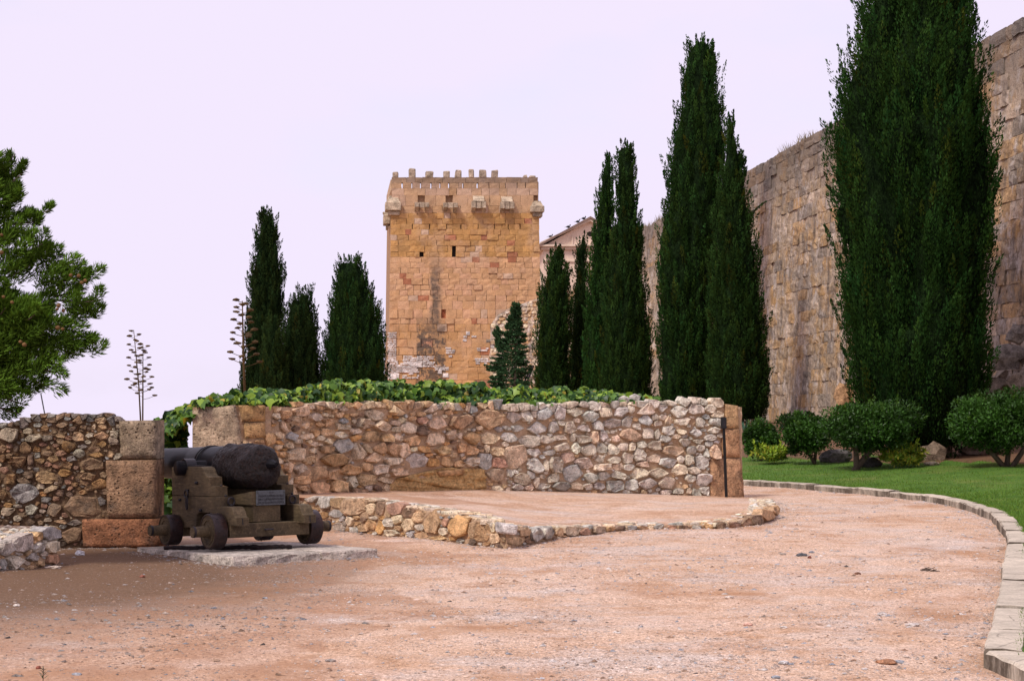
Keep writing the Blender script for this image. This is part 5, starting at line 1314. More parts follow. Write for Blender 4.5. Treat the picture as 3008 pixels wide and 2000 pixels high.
# spiky agave tuft
rng = np.random.default_rng(211)
ag = empty('agave', on_lawn(2190, 1330) + np.array((0, 2, 0)), 'spiky blue-green agave tuft behind the round shrub', 'plant'); c = P(2188, 1262, ag.location[1]) - world_loc(ag)
for i in range(14):
    a = math.pi * (i + .5) / 14 + rng.normal(0, .05); dv = np.array((math.cos(a), rng.uniform(-.5, .5), math.sin(a))); Ln = rng.uniform(.24, .36); sd = np.array((-dv[2], 0, dv[0])) * .018
    obj('leaf', [c - sd, c + sd, c + dv * Ln * .5 + sd, c + dv * Ln * .5 - sd, c + dv * Ln, c + dv * Ln * .5 + np.array((0, .015, 0))], [(0, 1, 2, 5), (0, 5, 3), (3, 5, 4), (5, 2, 4)], M['leaf_o'], ag, False, None, np.array((.06, .12, .08)) * rng.uniform(.8, 1.2))
V, Fs = tube([(0, 0, -.1), c], [.06, .05], 7); obj('stem', V, Fs, M['bark'], ag)
# boulders and bare soil under the huge cypress
for (px, py, rw_, rh_, lb_, c, sd) in ((2742, 1352, 38, 34, 'smooth tan boulder leaning by the trunk of the huge cypress', (.20, .145, .105), 1), (2455, 1358, 48, 26, 'grey boulder between the stems of two dark shrubs', (.11, .10, .095), 2), (2556, 1372, 34, 20, 'dark low boulder beside the yellow-green shrub', (.07, .065, .06), 3), (2738, 1366, 24, 8, 'flat pale stone at the foot of the tan boulder', (.44, .36, .27), 4), (2880, 1335, 70, 22, 'dark brown rock half hidden behind the right edge shrub', (.16, .115, .09), 5)):
    rng = np.random.default_rng(300 + sd); b = on_lawn(px, py); k = b[1] / F
    o = empty('boulder', b, lb_, 'boulder')
    V, Fs = blob((0, 0, rh_ * k * .55), (rw_ * k, rw_ * k * .7, rh_ * k), rng, 2, .2); obj('rock', V, Fs, M['stone'], o, False, None, c)

# ------------------------------------------------------------------ ivy on the crest of the bastion wall
rng = np.random.default_rng(401)
ivy = empty('ivy', P(1200, 1185, 27.6), 'glossy green ivy sprawling along the crest of the curved rubble wall', 'ivy'); b0 = world_loc(ivy)
IT = interp([(462, 1262), (500, 1214), (560, 1192), (640, 1166), (700, 1158), (760, 1142), (850, 1152), (950, 1134), (1000, 1122), (1130, 1124), (1300, 1128), (1430, 1134), (1500, 1142), (1640, 1142), (1800, 1148), (1850, 1164), (1940, 1168)])[0]
def ivy_pt(n, r_):
    x = r_.uniform(500, 1935, n)
    x = np.where(r_.random(n) < .10, r_.uniform(466, 640, n), x)
    top = np.array([IT(v) for v in x]) + 4 + 9 * vnoise(x / 30, x * 0, 402) + 5 * vnoise(x / 9, x * 0, 403); bot = np.array([bt(max(v, 566)) for v in x]) - 2
    bot = np.where(x < 575, np.interp(x, [462, 575], [1300, 1215]), bot)
    t_ = r_.random(n) ** .8; y = bot + (top - bot) * t_
    dd = np.array([bd(max(v, 566)) for v in x]) + .16 + .45 * t_ + r_.normal(0, .09, n) + .16 * vnoise(x / 17, y / 13, 404)
    return np.stack([(x - CX) * dd / F, dd, EYE + (HY - y) * dd / F], 1), t_
def ivy_low(n, r_):
    x = r_.uniform(452, 545, n); y = r_.uniform(1235, 1530, n); dd = 24.5 + r_.normal(0, .15, n) + (1 - np.abs(y - 1380) / 160) * -.25
    return np.stack([(x - CX) * dd / F, dd, EYE + (HY - y) * dd / F], 1), (1530 - y) / 300
LEAFV = np.array([(0, -.45, 0), (.30, -.42, .03), (.52, -.10, -.06), (.26, .10, .04), (0, .62, -.10), (-.26, .10, .04), (-.52, -.10, -.06), (-.30, -.42, .03), (0, -.08, .07)])
LEAFF = [(8, 0, 1), (8, 1, 2), (8, 2, 3), (8, 3, 4), (8, 4, 5), (8, 5, 6), (8, 6, 7), (8, 7, 0)]
LM = [mesh('leaf', LEAFV * np.array((1, s_, z_)), LEAFF, M['leaf_o'], True) for s_, z_ in ((1, 1), (.85, 1.6), (1.15, .6), (.95, -1))]
def ivy_col(t_, r_):
    q = r_.random()
    c = np.array((.19, .29, .035)) if q < .16 + .16 * t_ else (np.array((.075, .155, .024)) if q < .58 else np.array((.020, .060, .012)))
    if q > .97: c = np.array((.30, .24, .03))
    return c * r_.uniform(.75, 1.25)
def leaf_frame(n, r_):
    nz = unit(r_.normal(0, .55, (n, 3)) + np.array((-.1, -.62, .62))); dn = unit(np.cross(nz, np.cross(np.array((0, 0, -1.)) + r_.normal(0, .6, (n, 3)), nz))); sx = np.cross(dn, nz); return sx, dn, nz
pts, tq_ = ivy_pt(300, rng); sx, dn, nz = leaf_frame(300, rng)
for i in range(300):
    o = link('leaf', LM[i % 4], ivy, ivy_col(tq_[i], rng)); s_ = rng.uniform(.10, .165)
    p = pts[i] + np.array((0, -.14, .02)) - b0
    m = Matrix(((sx[i][0] * s_, dn[i][0] * s_, nz[i][0] * s_, p[0]), (sx[i][1] * s_, dn[i][1] * s_, nz[i][1] * s_, p[1]), (sx[i][2] * s_, dn[i][2] * s_, nz[i][2] * s_, p[2]), (0, 0, 0, 1)))
    o.matrix_local = m
pa, ta = ivy_pt(8500, rng); pl, tl = ivy_low(2200, rng); pts = np.concatenate([pa, pl]); tq_ = np.concatenate([ta, tl]); n = len(pts)
sx, dn, nz = leaf_frame(n, rng); s_ = .055 + .115 * rng.random(n) ** 1.3
V = (pts[:, None, :] + (LEAFV[None, :, 0, None] * sx[:, None, :] + LEAFV[None, :, 1, None] * dn[:, None, :] + LEAFV[None, :, 2, None] * nz[:, None, :]) * s_[:, None, None] - b0).reshape(-1, 3)
Fs = (np.array(LEAFF)[None] + (np.arange(n) * 9)[:, None, None]).reshape(-1, 3)
cols = np.repeat(np.array([ivy_col(t_, rng) for t_ in tq_]), 9, 0)
obj('leaves', V, Fs, M['leaf'], ivy, True, cols)['kind'] = 'stuff'
# woody mass under the leaves
V = []; Fs = []; xs = np.arange(470, 1936, 12); n = 7
for i, x in enumerate(xs):
    xb = max(x, 566); yt = IT(x) + 14; yb = bt(xb) + 6; dd = bd(xb) + .55
    c = P(x, (yt + yb) / 2, dd); hh = abs(yb - yt) / 2 * dd / F
    for q_ in range(n):
        a = 2 * math.pi * q_ / n; V.append(c + np.array((0, .35 + math.cos(a) * .2, math.sin(a) * hh * .75)) * rng.uniform(.85, 1.1) - b0)
for i in range(len(xs) - 1):
    for q_ in range(n): Fs.append((i * n + q_, i * n + (q_ + 1) % n, (i + 1) * n + (q_ + 1) % n, (i + 1) * n + q_))
obj('stems', V, Fs, M['core'], ivy, True)
# two grey stones lying on the crest among the ivy
for px, py, r_, lb_ in ((1832, 1176, 20, 'grey stone on the crest of the rubble wall, left one of two'), (1864, 1170, 16, 'grey stone on the crest of the rubble wall, right one of two')):
    d = bd(px) + .12; V, Fs = blob((0, 0, 0), (r_ * d / F * 1.1, .09, r_ * d / F * .8), rng, 1, .22)
    o = empty('loose_stone', P(px, py, d), lb_, 'stone'); obj('rock', V, Fs, M['stone'], o, False, None, PAL['g'])

# ------------------------------------------------------------------ flower stalks of agaves
def stalk(label, stems, d, seed, n, r_, tuft):
    rng = np.random.default_rng(seed); root = empty('agave_stalk', P(stems[0][0], stems[0][1] + 60, d), label, 'plant', 'tall agave flower stalks'); b0 = world_loc(root); k = d / F
    for (x0, y0, x1, y1) in stems:
        a, b = P(x0, y0 + 60, d), P(x1, y1, d); m = a * .5 + b * .5 + np.array((rng.uniform(-.02, .02), 0, 0))
        V, Fs = tube([a - b0, m - b0, b - b0], [r_, r_ * .8, r_ * .35], 7); obj('stem', V, Fs, M['tuft'], root, True)
        for i in range(n):
            t_ = .42 + .58 * (i + rng.random() * .5) / n; p = a + (b - a) * t_; w_ = tuft * (1.25 - t_) * 2.1 + tuft * .25; an = i * 2.4 + rng.uniform(-.3, .3)
            e = p + np.array((math.cos(an) * w_, math.sin(an) * w_, w_ * .32))
            mb = MB(); mb.tube([p - b0, (p + e) / 2 - b0 + np.array((0, 0, -.012)), e - b0], r_ * .22, 4)
            V, Fs = blob(e - b0 + np.array((0, 0, tuft * .08)), (tuft * .50, tuft * .42, tuft * .20), rng, 1, .3); mb.add(V, Fs); mb.build('flower_cluster', M['tuft'], root)
stalk('slim twin agave stalk rising above the pier of the left wall', [(416, 1232, 393, 972), (419, 1232, 420, 1010)], 30, 501, 23, .016, .10)
stalk('taller brown agave stalk in front of the tallest left cypress', [(722, 1160, 712, 884)], 40, 502, 26, .035, .18)
# thin leaning pole behind the left wall
mb = MB(); po = empty('pole', P(146, 1222, 21), 'thin pale pole leaning behind the left rubble wall', 'pole'); mb.tube([(0, 0, -.3), P(120, 1156, 21) - world_loc(po)], .008, 6); mb.build('rod', M['plaque'], po)
# dry grass on wall crests
rng = np.random.default_rng(511); n = 2600
dd = np.where(rng.random(n) < .5, rng.uniform(58, 74, n), rng.uniform(86, 99, n)); cl = vnoise(dd * 1.1, dd * 0, 512); ok = cl > -.05; dd = dd[ok]; n = len(dd)
bs = np.array([gw(a, topz(a), -rng.uniform(.05, .8)) for a in dd]); h = rng.uniform(.08, .42, n); an = rng.uniform(0, 6.28, n); V = np.zeros((n, 3, 3)); cs = np.stack([np.cos(an), np.sin(an), np.zeros(n)], 1)
V[:, 0] = bs - cs * .02; V[:, 1] = bs + cs * .02; V[:, 2] = bs + rng.normal(0, .12, (n, 3)) * np.array((1, 1, 0)); V[:, 2, 2] += h; V[:, :2, 2] -= .06
tag(obj('dry_grass', V.reshape(-1, 3), np.arange(n * 3).reshape(-1, 3), M['grass'], None, False, np.repeat(np.array((.24, .19, .12)) * rng.uniform(.6, 1.2, (n, 1)), 3, 0)), 'dry grass and weeds along the top of the city wall', 'grass', kind='stuff')

# ------------------------------------------------------------------ black post
po = empty('post', P(2134, 1463, 29.9), 'slim black metal post with a box head before the wall end', 'post'); b0 = world_loc(po); k = 29.9 / F
tp = P(2125, 1228, 29.9) - b0
mb = MB(); V, Fs = tube([(0, 0, -.05), tp], .026, 4); mb.add(V, Fs); mb.build('shaft', M['black'], po)
mb = MB(); mb.box((tp[0] - .045, -.05, tp[2] - .18), (tp[0] + .05, .05, tp[2] + .015), .006); hd = mb.build('box_head', M['black'], po)
mb = MB(); mb.box((tp[0] - .022, -.055, tp[2] - .13), (tp[0] + .026, -.0505, tp[2] - .05)); mb.build('panel', M['iron'], hd)

# ------------------------------------------------------------------ slab and cannon
rng = np.random.default_rng(601)
CY = R(36); TILT = R(-1.5)
slab = empty('stone_plinth', (-2.84, 17.3, .095), 'low pale slab of three flagstones under the cannon', 'plinth', rot=(TILT, 0, CY))
def slab_piece(poly, c):
    p = np.array(poly, float); q = []
    for i in range(len(p)):
        a, b = p[i], p[(i + 1) % len(p)]; n = max(1, int(np.linalg.norm(b - a) / .12))
        for t_ in range(n): q.append(a + (b - a) * t_ / n)
    q = np.array(q); m = len(q); ce = q.mean(0); V = []
    j = rng.normal(0, .010, (m, 2))
    for sc, z_, jj in ((1.0, -.22, 1.2), (1.0, -.05, 1.4), (.995, -.018, 1), (.985, -.002, .8)):
        for k_ in range(m): e = ce + (q[k_] - ce) * sc + j[k_] * jj + rng.normal(0, .004, 2); V.append((e[0], e[1], z_ + rng.normal(0, .003)))
    Fs = [(a * m + k_, a * m + (k_ + 1) % m, (a + 1) * m + (k_ + 1) % m, (a + 1) * m + k_) for a in range(3) for k_ in range(m)] + [tuple(3 * m + k_ for k_ in range(m))]
    obj('flagstone', V, Fs, M['stone'], slab, False, None, c)
slab_piece([(0, 0), (1.02, 0), (1.0, .92), (.98, 2.38), (0, 2.4)], (.46, .40, .345))
slab_piece([(1.032, 0), (1.74, .0), (1.76, 1.2), (1.012, 1.18), (1.012, .92)], (.50, .43, .37))
slab_piece([(1.012, 1.192), (1.76, 1.212), (1.74, 2.36), (.992, 2.38)], (.44, .38, .33))

can = empty('cannon', (-3.196, 18.26, .096), 'old black iron cannon with rusted breech on a stepped wooden truck carriage', 'cannon', rot=(TILT, 0, CY))
TR = 1.164; WB = 1.088; AX = .582
# barrel (lathe along y, muzzle forward)
axz = lambda s_: .865 + .018 * s_
prof = [(-.13, .02), (-.125, .09), (-.11, .15), (-.075, .205), (-.02, .238), (.08, .255), (.22, .262), (.36, .262), (.50, .252), (.62, .243), (.70, .240), (.76, .232), (.80, .228), (.95, .222), (1.10, .217), (1.16, .2165), (1.165, .228), (1.195, .228), (1.20, .2155), (1.225, .2145), (1.23, .226), (1.255, .226), (1.26, .2135), (1.6, .203), (2.0, .191), (2.3, .183), (2.6, .178), (2.72, .183), (2.82, .200), (2.88, .205), (2.93, .185), (2.935, .085), (2.6, .083)]
dense = []
for a, b in zip(prof[:-1], prof[1:]):
    n = max(1, int((b[0] - a[0]) / .028)) if 0 < b[0] - a[0] and a[0] < .85 else 1
    for t_ in range(n): dense.append((a[0] + (b[0] - a[0]) * t_ / n, a[1] + (b[1] - a[1]) * t_ / n))
dense.append(prof[-1])
ns = 64; V = []; rustrow = []
for s_, r_ in dense:
    rustrow.append(s_)
    for q_ in range(ns):
        a = 2 * math.pi * q_ / ns; rr_ = r_
        k_ = 1 - float(sst(.60, .84, s_ + .10 * math.sin(a * 2 + 1)))
        if k_ > 0 and r_ > .05:
            p = Vector((math.cos(a) * r_ * 6, s_ * 6, math.sin(a) * r_ * 6)); p2 = p * 2.6 + Vector((7, 3, 1)); p3 = p * 6.0
            rr_ += k_ * (.030 * mnoise.noise(p) + .020 * abs(mnoise.noise(p2)) - .008 + .009 * mnoise.noise(p3))
        V.append((AX + math.cos(a) * rr_, s_, axz(s_) + math.sin(a) * rr_))
nr = len(dense)
Fs = [(i * ns + q_, (i + 1) * ns + q_, (i + 1) * ns + (q_ + 1) % ns, i * ns + (q_ + 1) % ns) for i in range(nr - 1) for q_ in range(ns)] + [tuple(range(ns))]
cut = next(i for i, s_ in enumerate(rustrow) if s_ >= .74)
barrel_f = [f for f in Fs if min(f) >= cut * ns]; rust_f = [f for f in Fs if min(f) < cut * ns]
barrel = obj('barrel', V, barrel_f, M['gun'], can, True)
br_ = obj('breech', V, rust_f, M['rust'], can, False); br_['label'] = 'rust-flaked rounded breech'
for p_ in br_.data.polygons: p_.use_smooth = True
mb = MB(); mb.tube([(AX + .03, -.06, axz(0) + .03), (AX + .045, -.17, axz(0) + .035), (AX + .055, -.235, axz(0) + .03)], [.075, .05, .026], 7); mb.build('cascabel_stub', M['gun'], br_)
mb = MB(); mb.tube([(.015, .945, .862), (1.149, .945, .862)], .082, 20); mb.build('trunnion', M['gun'], barrel, True)
# cheeks
up = [(1.265, .556), (1.265, .872), (1.15, .88), (.54, .88), (.48, .872), (.44, .845), (.41, .80), (.37, .775), (.283, .765), (.283, .666), (.164, .664), (.164, .556)]
lo = [(1.265, .20), (1.265, .552), (.034, .552), (.034, .451), (-.18, .451), (-.225, .44), (-.262, .40), (-.285, .355), (-.31, .34), (-.336, .338), (-.336, .25), (.20, .25), (.235, .345), (.30, .375), (.56, .375), (.62, .345), (.65, .22), (.72, .20)]
def extrude(poly, x0, x1, bev=.006):
    p = np.array(poly); n = len(p); c = p.mean(0); V = []
    nxt = np.roll(p, -1, 0); prv = np.roll(p, 1, 0)
    e1 = unit(p - prv); e2 = unit(nxt - p); nr1 = np.stack([e1[:, 1], -e1[:, 0]], 1); nr2 = np.stack([e2[:, 1], -e2[:, 0]], 1)
    ar = .5 * (np.dot(p[:, 0], nxt[:, 1]) - np.dot(p[:, 1], nxt[:, 0])); inn_ = -(unit(nr1 + nr2)) * (1 if ar > 0 else -1) * bev
    for x, q in ((x0, p + inn_), (x0 + bev, p), (x1 - bev, p), (x1, p + inn_)):
        V += [(x, a, b) for a, b in q]
    Fs = [tuple(range(n)), tuple(3 * n + k_ for k_ in range(n))[::-1]] + [(r_ * n + k_, (r_ + 1) * n + k_, (r_ + 1) * n + (k_ + 1) % n, r_ * n + (k_ + 1) % n) for r_ in range(3) for k_ in range(n)]
    return V, Fs
for s, (x0, x1) in enumerate(((.10, .25), (.914, 1.064))):
    V, Fs = extrude(lo, x0, x1); ck = obj('cheek', V, Fs, M['wood'], can)
    V, Fs = extrude(up, x0, x1); obj('upper_plank', V, Fs, M['wood'], ck)
    # crack down the middle of the lowest step
    mb = MB(); xm = (x0 + x1) / 2
    mb.add([(xm - .006, -.20, .4525), (xm + .006, -.20, .4525), (xm + .008, .02, .4525), (xm - .004, .02, .4525)], [(0, 1, 2, 3)]); mb.add([(xm - .007, -.3375, .26), (xm + .006, -.3375, .26), (xm + .002, -.3375, .332), (xm - .009, -.3375, .332)], [(0, 1, 2, 3)]); mb.build('crack', M['ink'], ck)
    xo = x0 if s == 0 else x1; dr_ = -1 if s == 0 else 1
    # ring bolt with a hanging link
    mb = MB(); th = np.linspace(0, 2 * math.pi, 17); mb.tube([(xo + dr_ * .03, .826 + .045 * math.cos(a), .575 + .045 * math.sin(a)) for a in th], .010, 6, False)
    mb.tube([(xo - dr_ * .01, .826, .615), (xo + dr_ * .035, .826, .615)], .014, 6)
    mb.tube([(xo + dr_ * .035, .815 + .020 * math.cos(a) - .01, .475 + .072 * math.sin(a)) for a in th], .009, 6, False); mb.build('ring', M['iron'], ck, True)
    mb = MB(); xe = x0 + .115 if s == 0 else x0 + .05
    mb.tube([(xe + .038 * math.cos(a), .010, .500 + .042 * math.sin(a)) for a in th], .011, 6, False); mb.tube([(xe, .034, .46), (xe, .0, .46)], .016, 6); mb.build('ring', M['iron'], ck, True)
    for (ly, lz) in ((1.03, .505), (.505, .40), (.60, .70)):
        mb = MB(); mb.tube([(xo - dr_ * .01, ly, lz), (xo + dr_ * .030, ly, lz)], [.020, .014], 7); mb.build('bolt', M['iron'], ck, True)
    for (ly, lz) in ((.205, .664), (.10, .553)):
        mb = MB(); V, Fs = blob((xm + .02, ly, lz + .006), (.018, .018, .016), rng, 1, .02); mb.add(V, Fs); mb.build('bolt', M['iron'], ck, True)
    # iron cap over the trunnion
    mb = MB(); an = np.linspace(-.15, math.pi + .15, 13); inn2 = [(.945 + .090 * math.cos(a), .866 + .090 * math.sin(a)) for a in an]; out2 = [(.945 + .103 * math.cos(a), .866 + .103 * math.sin(a)) for a in an]
    V = [(x, a, b) for x in (x0 - .005, x1 - .03) for a, b in inn2 + out2]; n = 13
    Fs = []
    for r_ in range(n - 1): Fs += [(n + r_, n + r_ + 1, 3 * n + r_ + 1, 3 * n + r_), (r_, 2 * n + r_, 2 * n + r_ + 1, r_ + 1), (r_, r_ + 1, n + r_ + 1, n + r_), (2 * n + r_, 3 * n + r_, 3 * n + r_ + 1, 2 * n + r_ + 1)]
    mb.add(V, Fs); mb.box((x0 + .01, .62, .881), (x1 - .03, .84, .893)); mb.box((x0 + .01, 1.05, .878), (x1 - .03, 1.24, .890)); mb.build('trunnion_cap', M['iron'], ck)
# axles, transom, bed
for ly, zc_, r_, hb_ in ((0, .19, .062, .16), (WB, .172, .06, .15)):
    mb = MB()
    ax_ = MB(); ax_.box((.09, ly - .10, zc_ - .075), (TR - .09, ly + .09, zc_ + (.076 if ly == 0 else .04)), .008); axo = ax_.build('axle', M['wood'], can)
    for sx_ in (-1, 1):
        x0 = -.255 if sx_ < 0 else TR + .255
        mb = MB(); mb.tube([(x0, ly, zc_), (.1 if sx_ < 0 else TR - .1, ly, zc_)], [r_ * .92, r_ * 1.06], 20); mb.build('axle_arm', M['wood'], axo)
        mb = MB(); V, Fs = tube([(x0 - sx_ * .004, ly, zc_), (x0 - sx_ * .028, ly, zc_)], r_ * .99, 20, False); mb.add(V, Fs); mb.build('end_band', M['iron'], axo, True)
mb = MB(); mb.box((.10, -.185, .118), (TR - .10, -.104, .268), .008); tn_ = mb.build('transom', M['wood'], can)
mb = MB(); mb.tube([(.50, -.215, .195), (.60, -.215, .195)], .011, 6); mb.tube([(.515, -.18, .195), (.515, -.215, .195)], .009, 6); mb.tube([(.585, -.18, .195), (.585, -.215, .195)], .009, 6); mb.build('handle', M['iron'], tn_)
mb = MB()
mb.box((.42, -.10, .270), (.755, .50, .455), .008)
bed = mb.build('bed', M['wood'], can)
V = [(.40, -.115, .458), (.80, -.115, .458), (.80, .70, .458), (.40, .70, .458), (.40, -.115, .605), (.80, -.115, .605), (.80, .70, .52), (.40, .70, .52)]
qn = obj('quoin', V, [(3, 2, 1, 0), (4, 5, 6, 7), (0, 1, 5, 4), (1, 2, 6, 5), (2, 3, 7, 6), (3, 0, 4, 7)], M['wood'], can)
mb = MB(); mb.box((.255, .15, .22), (.909, .95, .30), .008); mb.box((.255, .70, .31), (.909, 1.0, .635), .008); mb.build('crossbeam', M['wood'], can)
mb = MB(); mb.box((.445, -.1325, .452), (.797, -.117, .612), .003); pq = mb.build('plaque', M['plaque'], can)
for (x, z) in ((.462, .590), (.780, .590), (.462, .472), (.780, .472)):
    V, Fs = blob((x, -.134, z), (.006, .004, .006), rng, 1, 0); obj('screw', V, Fs, M['ink'], pq, True)
def text(body, x, z, size, wid):
    cu = bpy.data.curves.new('lettering', 'FONT'); cu.body = body; cu.align_x = 'CENTER'; cu.align_y = 'CENTER'; cu.size = size; cu.extrude = .0008; cu.resolution_u = 2
    tmp = bpy.data.objects.new('lettering', cu); COL.objects.link(tmp); bpy.context.view_layer.update()
    me = bpy.data.meshes.new_from_object(tmp.evaluated_get(bpy.context.evaluated_depsgraph_get())); bpy.data.objects.remove(tmp); bpy.data.curves.remove(cu)
    co = np.zeros(len(me.vertices) * 3); me.vertices.foreach_get('co', co); co = co.reshape(-1, 3)
    wx_ = co[:, 0].max() - co[:, 0].min(); f_ = wid / wx_ if wid else 1
    V = np.stack([x + co[:, 0] * f_, -.1336 - co[:, 2], z + co[:, 1]], 1); me.vertices.foreach_set('co', V.ravel().astype(np.float32)); me.materials.clear(); me.materials.append(M['ink']); me.update()
    link('lettering', me, pq)
text('V.2', .621, .588, .030, .045)
text('CAÑON DE FUNDICION DEL SIGLO', .621, .552, .034, .31)
text('XVIII LA CUREÑA ES REPRODUCCION', .621, .517, .034, .315)
text('EXACTA SEGUN PLANO DE LA EPOCA', .621, .482, .034, .315)
# trucks (small solid wheels)
def truck(x, ly, r_, sx_):
    wr = empty('truck_wheel', (x, ly, r_)); wr.parent = can
    n = 40; hw = .075
    # wooden disc with a groove ring on both faces
    rings = [(0.001, -hw + .004), (r_ * .40, -hw + .004), (r_ * .42, -hw + .012), (r_ * .60, -hw + .012), (r_ * .62, -hw + .003), (r_ * .72, -hw + .003), (r_ * .74, -hw + .010), (r_ * .93, -hw + .004)]
    rings = rings + [(a, -b) for a, b in rings[::-1]]
    V = [(xx, math.cos(2 * math.pi * q_ / n) * rr_, math.sin(2 * math.pi * q_ / n) * rr_) for rr_, xx in rings for q_ in range(n)]
    Fs = [(a * n + q_, a * n + (q_ + 1) % n, (a + 1) * n + (q_ + 1) % n, (a + 1) * n + q_) for a in range(len(rings) - 1) for q_ in range(n)]
    obj('disc', V, Fs, M['wood'], wr)
    rings = [(r_ * .915, -hw), (r_ * .985, -hw), (r_, -hw + .006), (r_, hw - .006), (r_ * .985, hw), (r_ * .915, hw), (r_ * .915, -hw)]
    V = [(xx, math.cos(2 * math.pi * q_ / n) * rr_, math.sin(2 * math.pi * q_ / n) * rr_) for rr_, xx in rings for q_ in range(n)]
    Fs = [(a * n + q_, a * n + (q_ + 1) % n, (a + 1) * n + (q_ + 1) % n, (a + 1) * n + q_) for a in range(len(rings) - 1) for q_ in range(n)]
    o = obj('tyre', V, Fs, M['tyre'], wr)
    for p_ in o.data.polygons: p_.use_smooth = True
    for a in np.arange(0, 2 * math.pi, math.pi / 4):
        for xx in (-.03, .03):
            b_ = a + (.2 if xx > 0 else 0); V, Fs = blob((xx, math.cos(b_) * r_, math.sin(b_) * r_), (.009, .009, .009), rng, 1, 0); obj('rivet', V, Fs, M['iron'], wr, True)
for x in (0, TR):
    truck(x, 0, .19, 0); truck(x, WB, .172, 0)
# lumpy dark bar lying on the slab
bar = empty('iron_bar', (-3.05, 18.15, .10), 'dark lumpy rusted bar lying on the slab under the cannon', 'iron bar'); b0 = world_loc(bar)
mb = MB(); ptsb = [np.array((-3.75 + 1.36 * t_, 18.32 + .02 * math.sin(9 * t_) + .16 * t_, .10 + .004 * math.sin(23 * t_))) - b0 for t_ in np.linspace(0, 1, 40)]
mb.tube(ptsb, [.018 + .008 * abs(math.sin(i * 1.7)) + (.012 if i in (27, 28) else 0) for i in range(40)], 7); mb.build('bar', M['rust'], bar)

# ------------------------------------------------------------------ loose things on the gravel
rng = np.random.default_rng(701)
LS = [((2355, 1631), 17, .35, (.10, .105, .115), 'dark slate sliver beside a round reddish pebble'), ((2378, 1637), 6, .9, (.20, .07, .05), 'round reddish pebble next to the dark slate sliver'), ((2604, 1950), 31, .28, (.46, .23, .13), 'large orange flat stone near the bottom edge'), ((2642, 1946), 16, .4, (.33, .34, .37), 'grey stone touching the large orange flat stone'),
      ((2592, 1808), 15, .5, (.60, .53, .49), 'pale chunky stone in the right foreground gravel'), ((2680, 1840), 22, .3, (.56, .49, .45), 'wide flat pale stone half sunk near the kerb'), ((2143, 1758), 13, .4, (.62, .52, .45), 'cream flat stone in the middle of the gravel'), ((2302, 1850), 11, .45, (.58, .52, .48), 'small pale stone left of the wide flat one'),
      ((2197, 1833), 14, .45, (.55, .33, .26), 'pinkish stone in the middle foreground'), ((2803, 1488), 6, .9, (.52, .44, .38), 'round pale cobble at the foot of the far kerb'), ((2279, 1990), 13, .5, (.34, .36, .40), 'blue-grey stone at the bottom edge'), ((2301, 1946), 17, .45, (.50, .47, .46), 'light grey stone above the bottom edge'),
      ((113, 1955), 8, .8, (.26, .09, .06), 'round brick-red pebble in the left foreground'), ((418, 1694), 9, .55, (.26, .10, .07), 'brick-red pebble in front of the plinth'), ((158, 1665), 24, .22, (.56, .46, .38), 'pale flake of stone before the low edging wall'), ((49, 1780), 10, .5, (.62, .55, .49), 'cream stone on the dark earth at the left edge'),
      ((969, 1937), 17, .3, (.58, .50, .45), 'pale flat stone in the centre foreground'), ((226, 1979), 15, .3, (.36, .37, .40), 'flat grey stone in the left foreground'), ((779, 1760), 8, .5, (.34, .35, .38), 'small grey stone in front of the plinth corner'), ((2520, 1684), 9, .6, (.22, .11, .07), 'dark brown pebble in the right gravel'), ((2300, 1625), 10, .4, (.42, .35, .3), 'tan chip left of the dark slate sliver'), ((2384, 1622), 9, .4, (.32, .32, .35), 'grey chip above the round reddish pebble')]
for (px, py), r_, fl, c, lb_ in LS:
    p = G(px, py); p[2] = float(ground_z(np.array(p[0]), np.array(p[1]))); k = p[1] / F
    o = empty('loose_stone', p, lb_, 'stone'); V, Fs = blob((0, 0, r_ * k * fl * .45), (r_ * k, r_ * k * .75, r_ * k * fl), rng, 2, .22); obj('rock', V, Fs, M['stone'], o, False, None, c)
p = G(235, 1630); V, Fs = blob((0, 0, .02), (.05, .035, .03), rng, 2, .45); o = empty('paper_scrap', p, 'crumpled white paper scrap on the dark earth by the left wall', 'litter'); obj('paper', V, Fs, M['white'], o)
# brown twig debris
p = G(2725, 1678); o = empty('twig_debris', p, 'small brown clump of twigs and leaves on the gravel near the kerb', 'debris'); mb = MB()
for _ in range(14): a = rng.uniform(0, 6.28); e = rng.normal(0, .05, 2); mb.tube([(e[0], e[1], .01), (e[0] + math.cos(a) * .09, e[1] + math.sin(a) * .06, .01 + rng.uniform(0, .035))], .004, 4)
mb.build('twigs', M['bark'], o)
# seedling
p = G(126, 2004); p[2] = 0; o = empty('seedling', p, 'tiny dark green seedling in the bottom left corner', 'plant')
V, Fs = tube([(0, 0, -.01), (.003, 0, .085)], .0025, 5); obj('stem', V, Fs, M['bark'], o)
for i in range(12):
    a = i * 2.4; z_ = .02 + .006 * i; l_ = .035 * (1.1 - i / 16); dv = np.array((math.cos(a), math.sin(a), .7)) * l_; sd = np.array((-math.sin(a), math.cos(a), 0)) * .003
    obj('leaf', [np.array((0, 0, z_)) - sd, np.array((0, 0, z_)) + sd, dv + (0, 0, z_), dv * .5 + (0, 0, z_ + .004)], [(0, 1, 3), (3, 1, 2), (0, 3, 2)], M['leaf_o'], o, False, None, (.03, .07, .03))
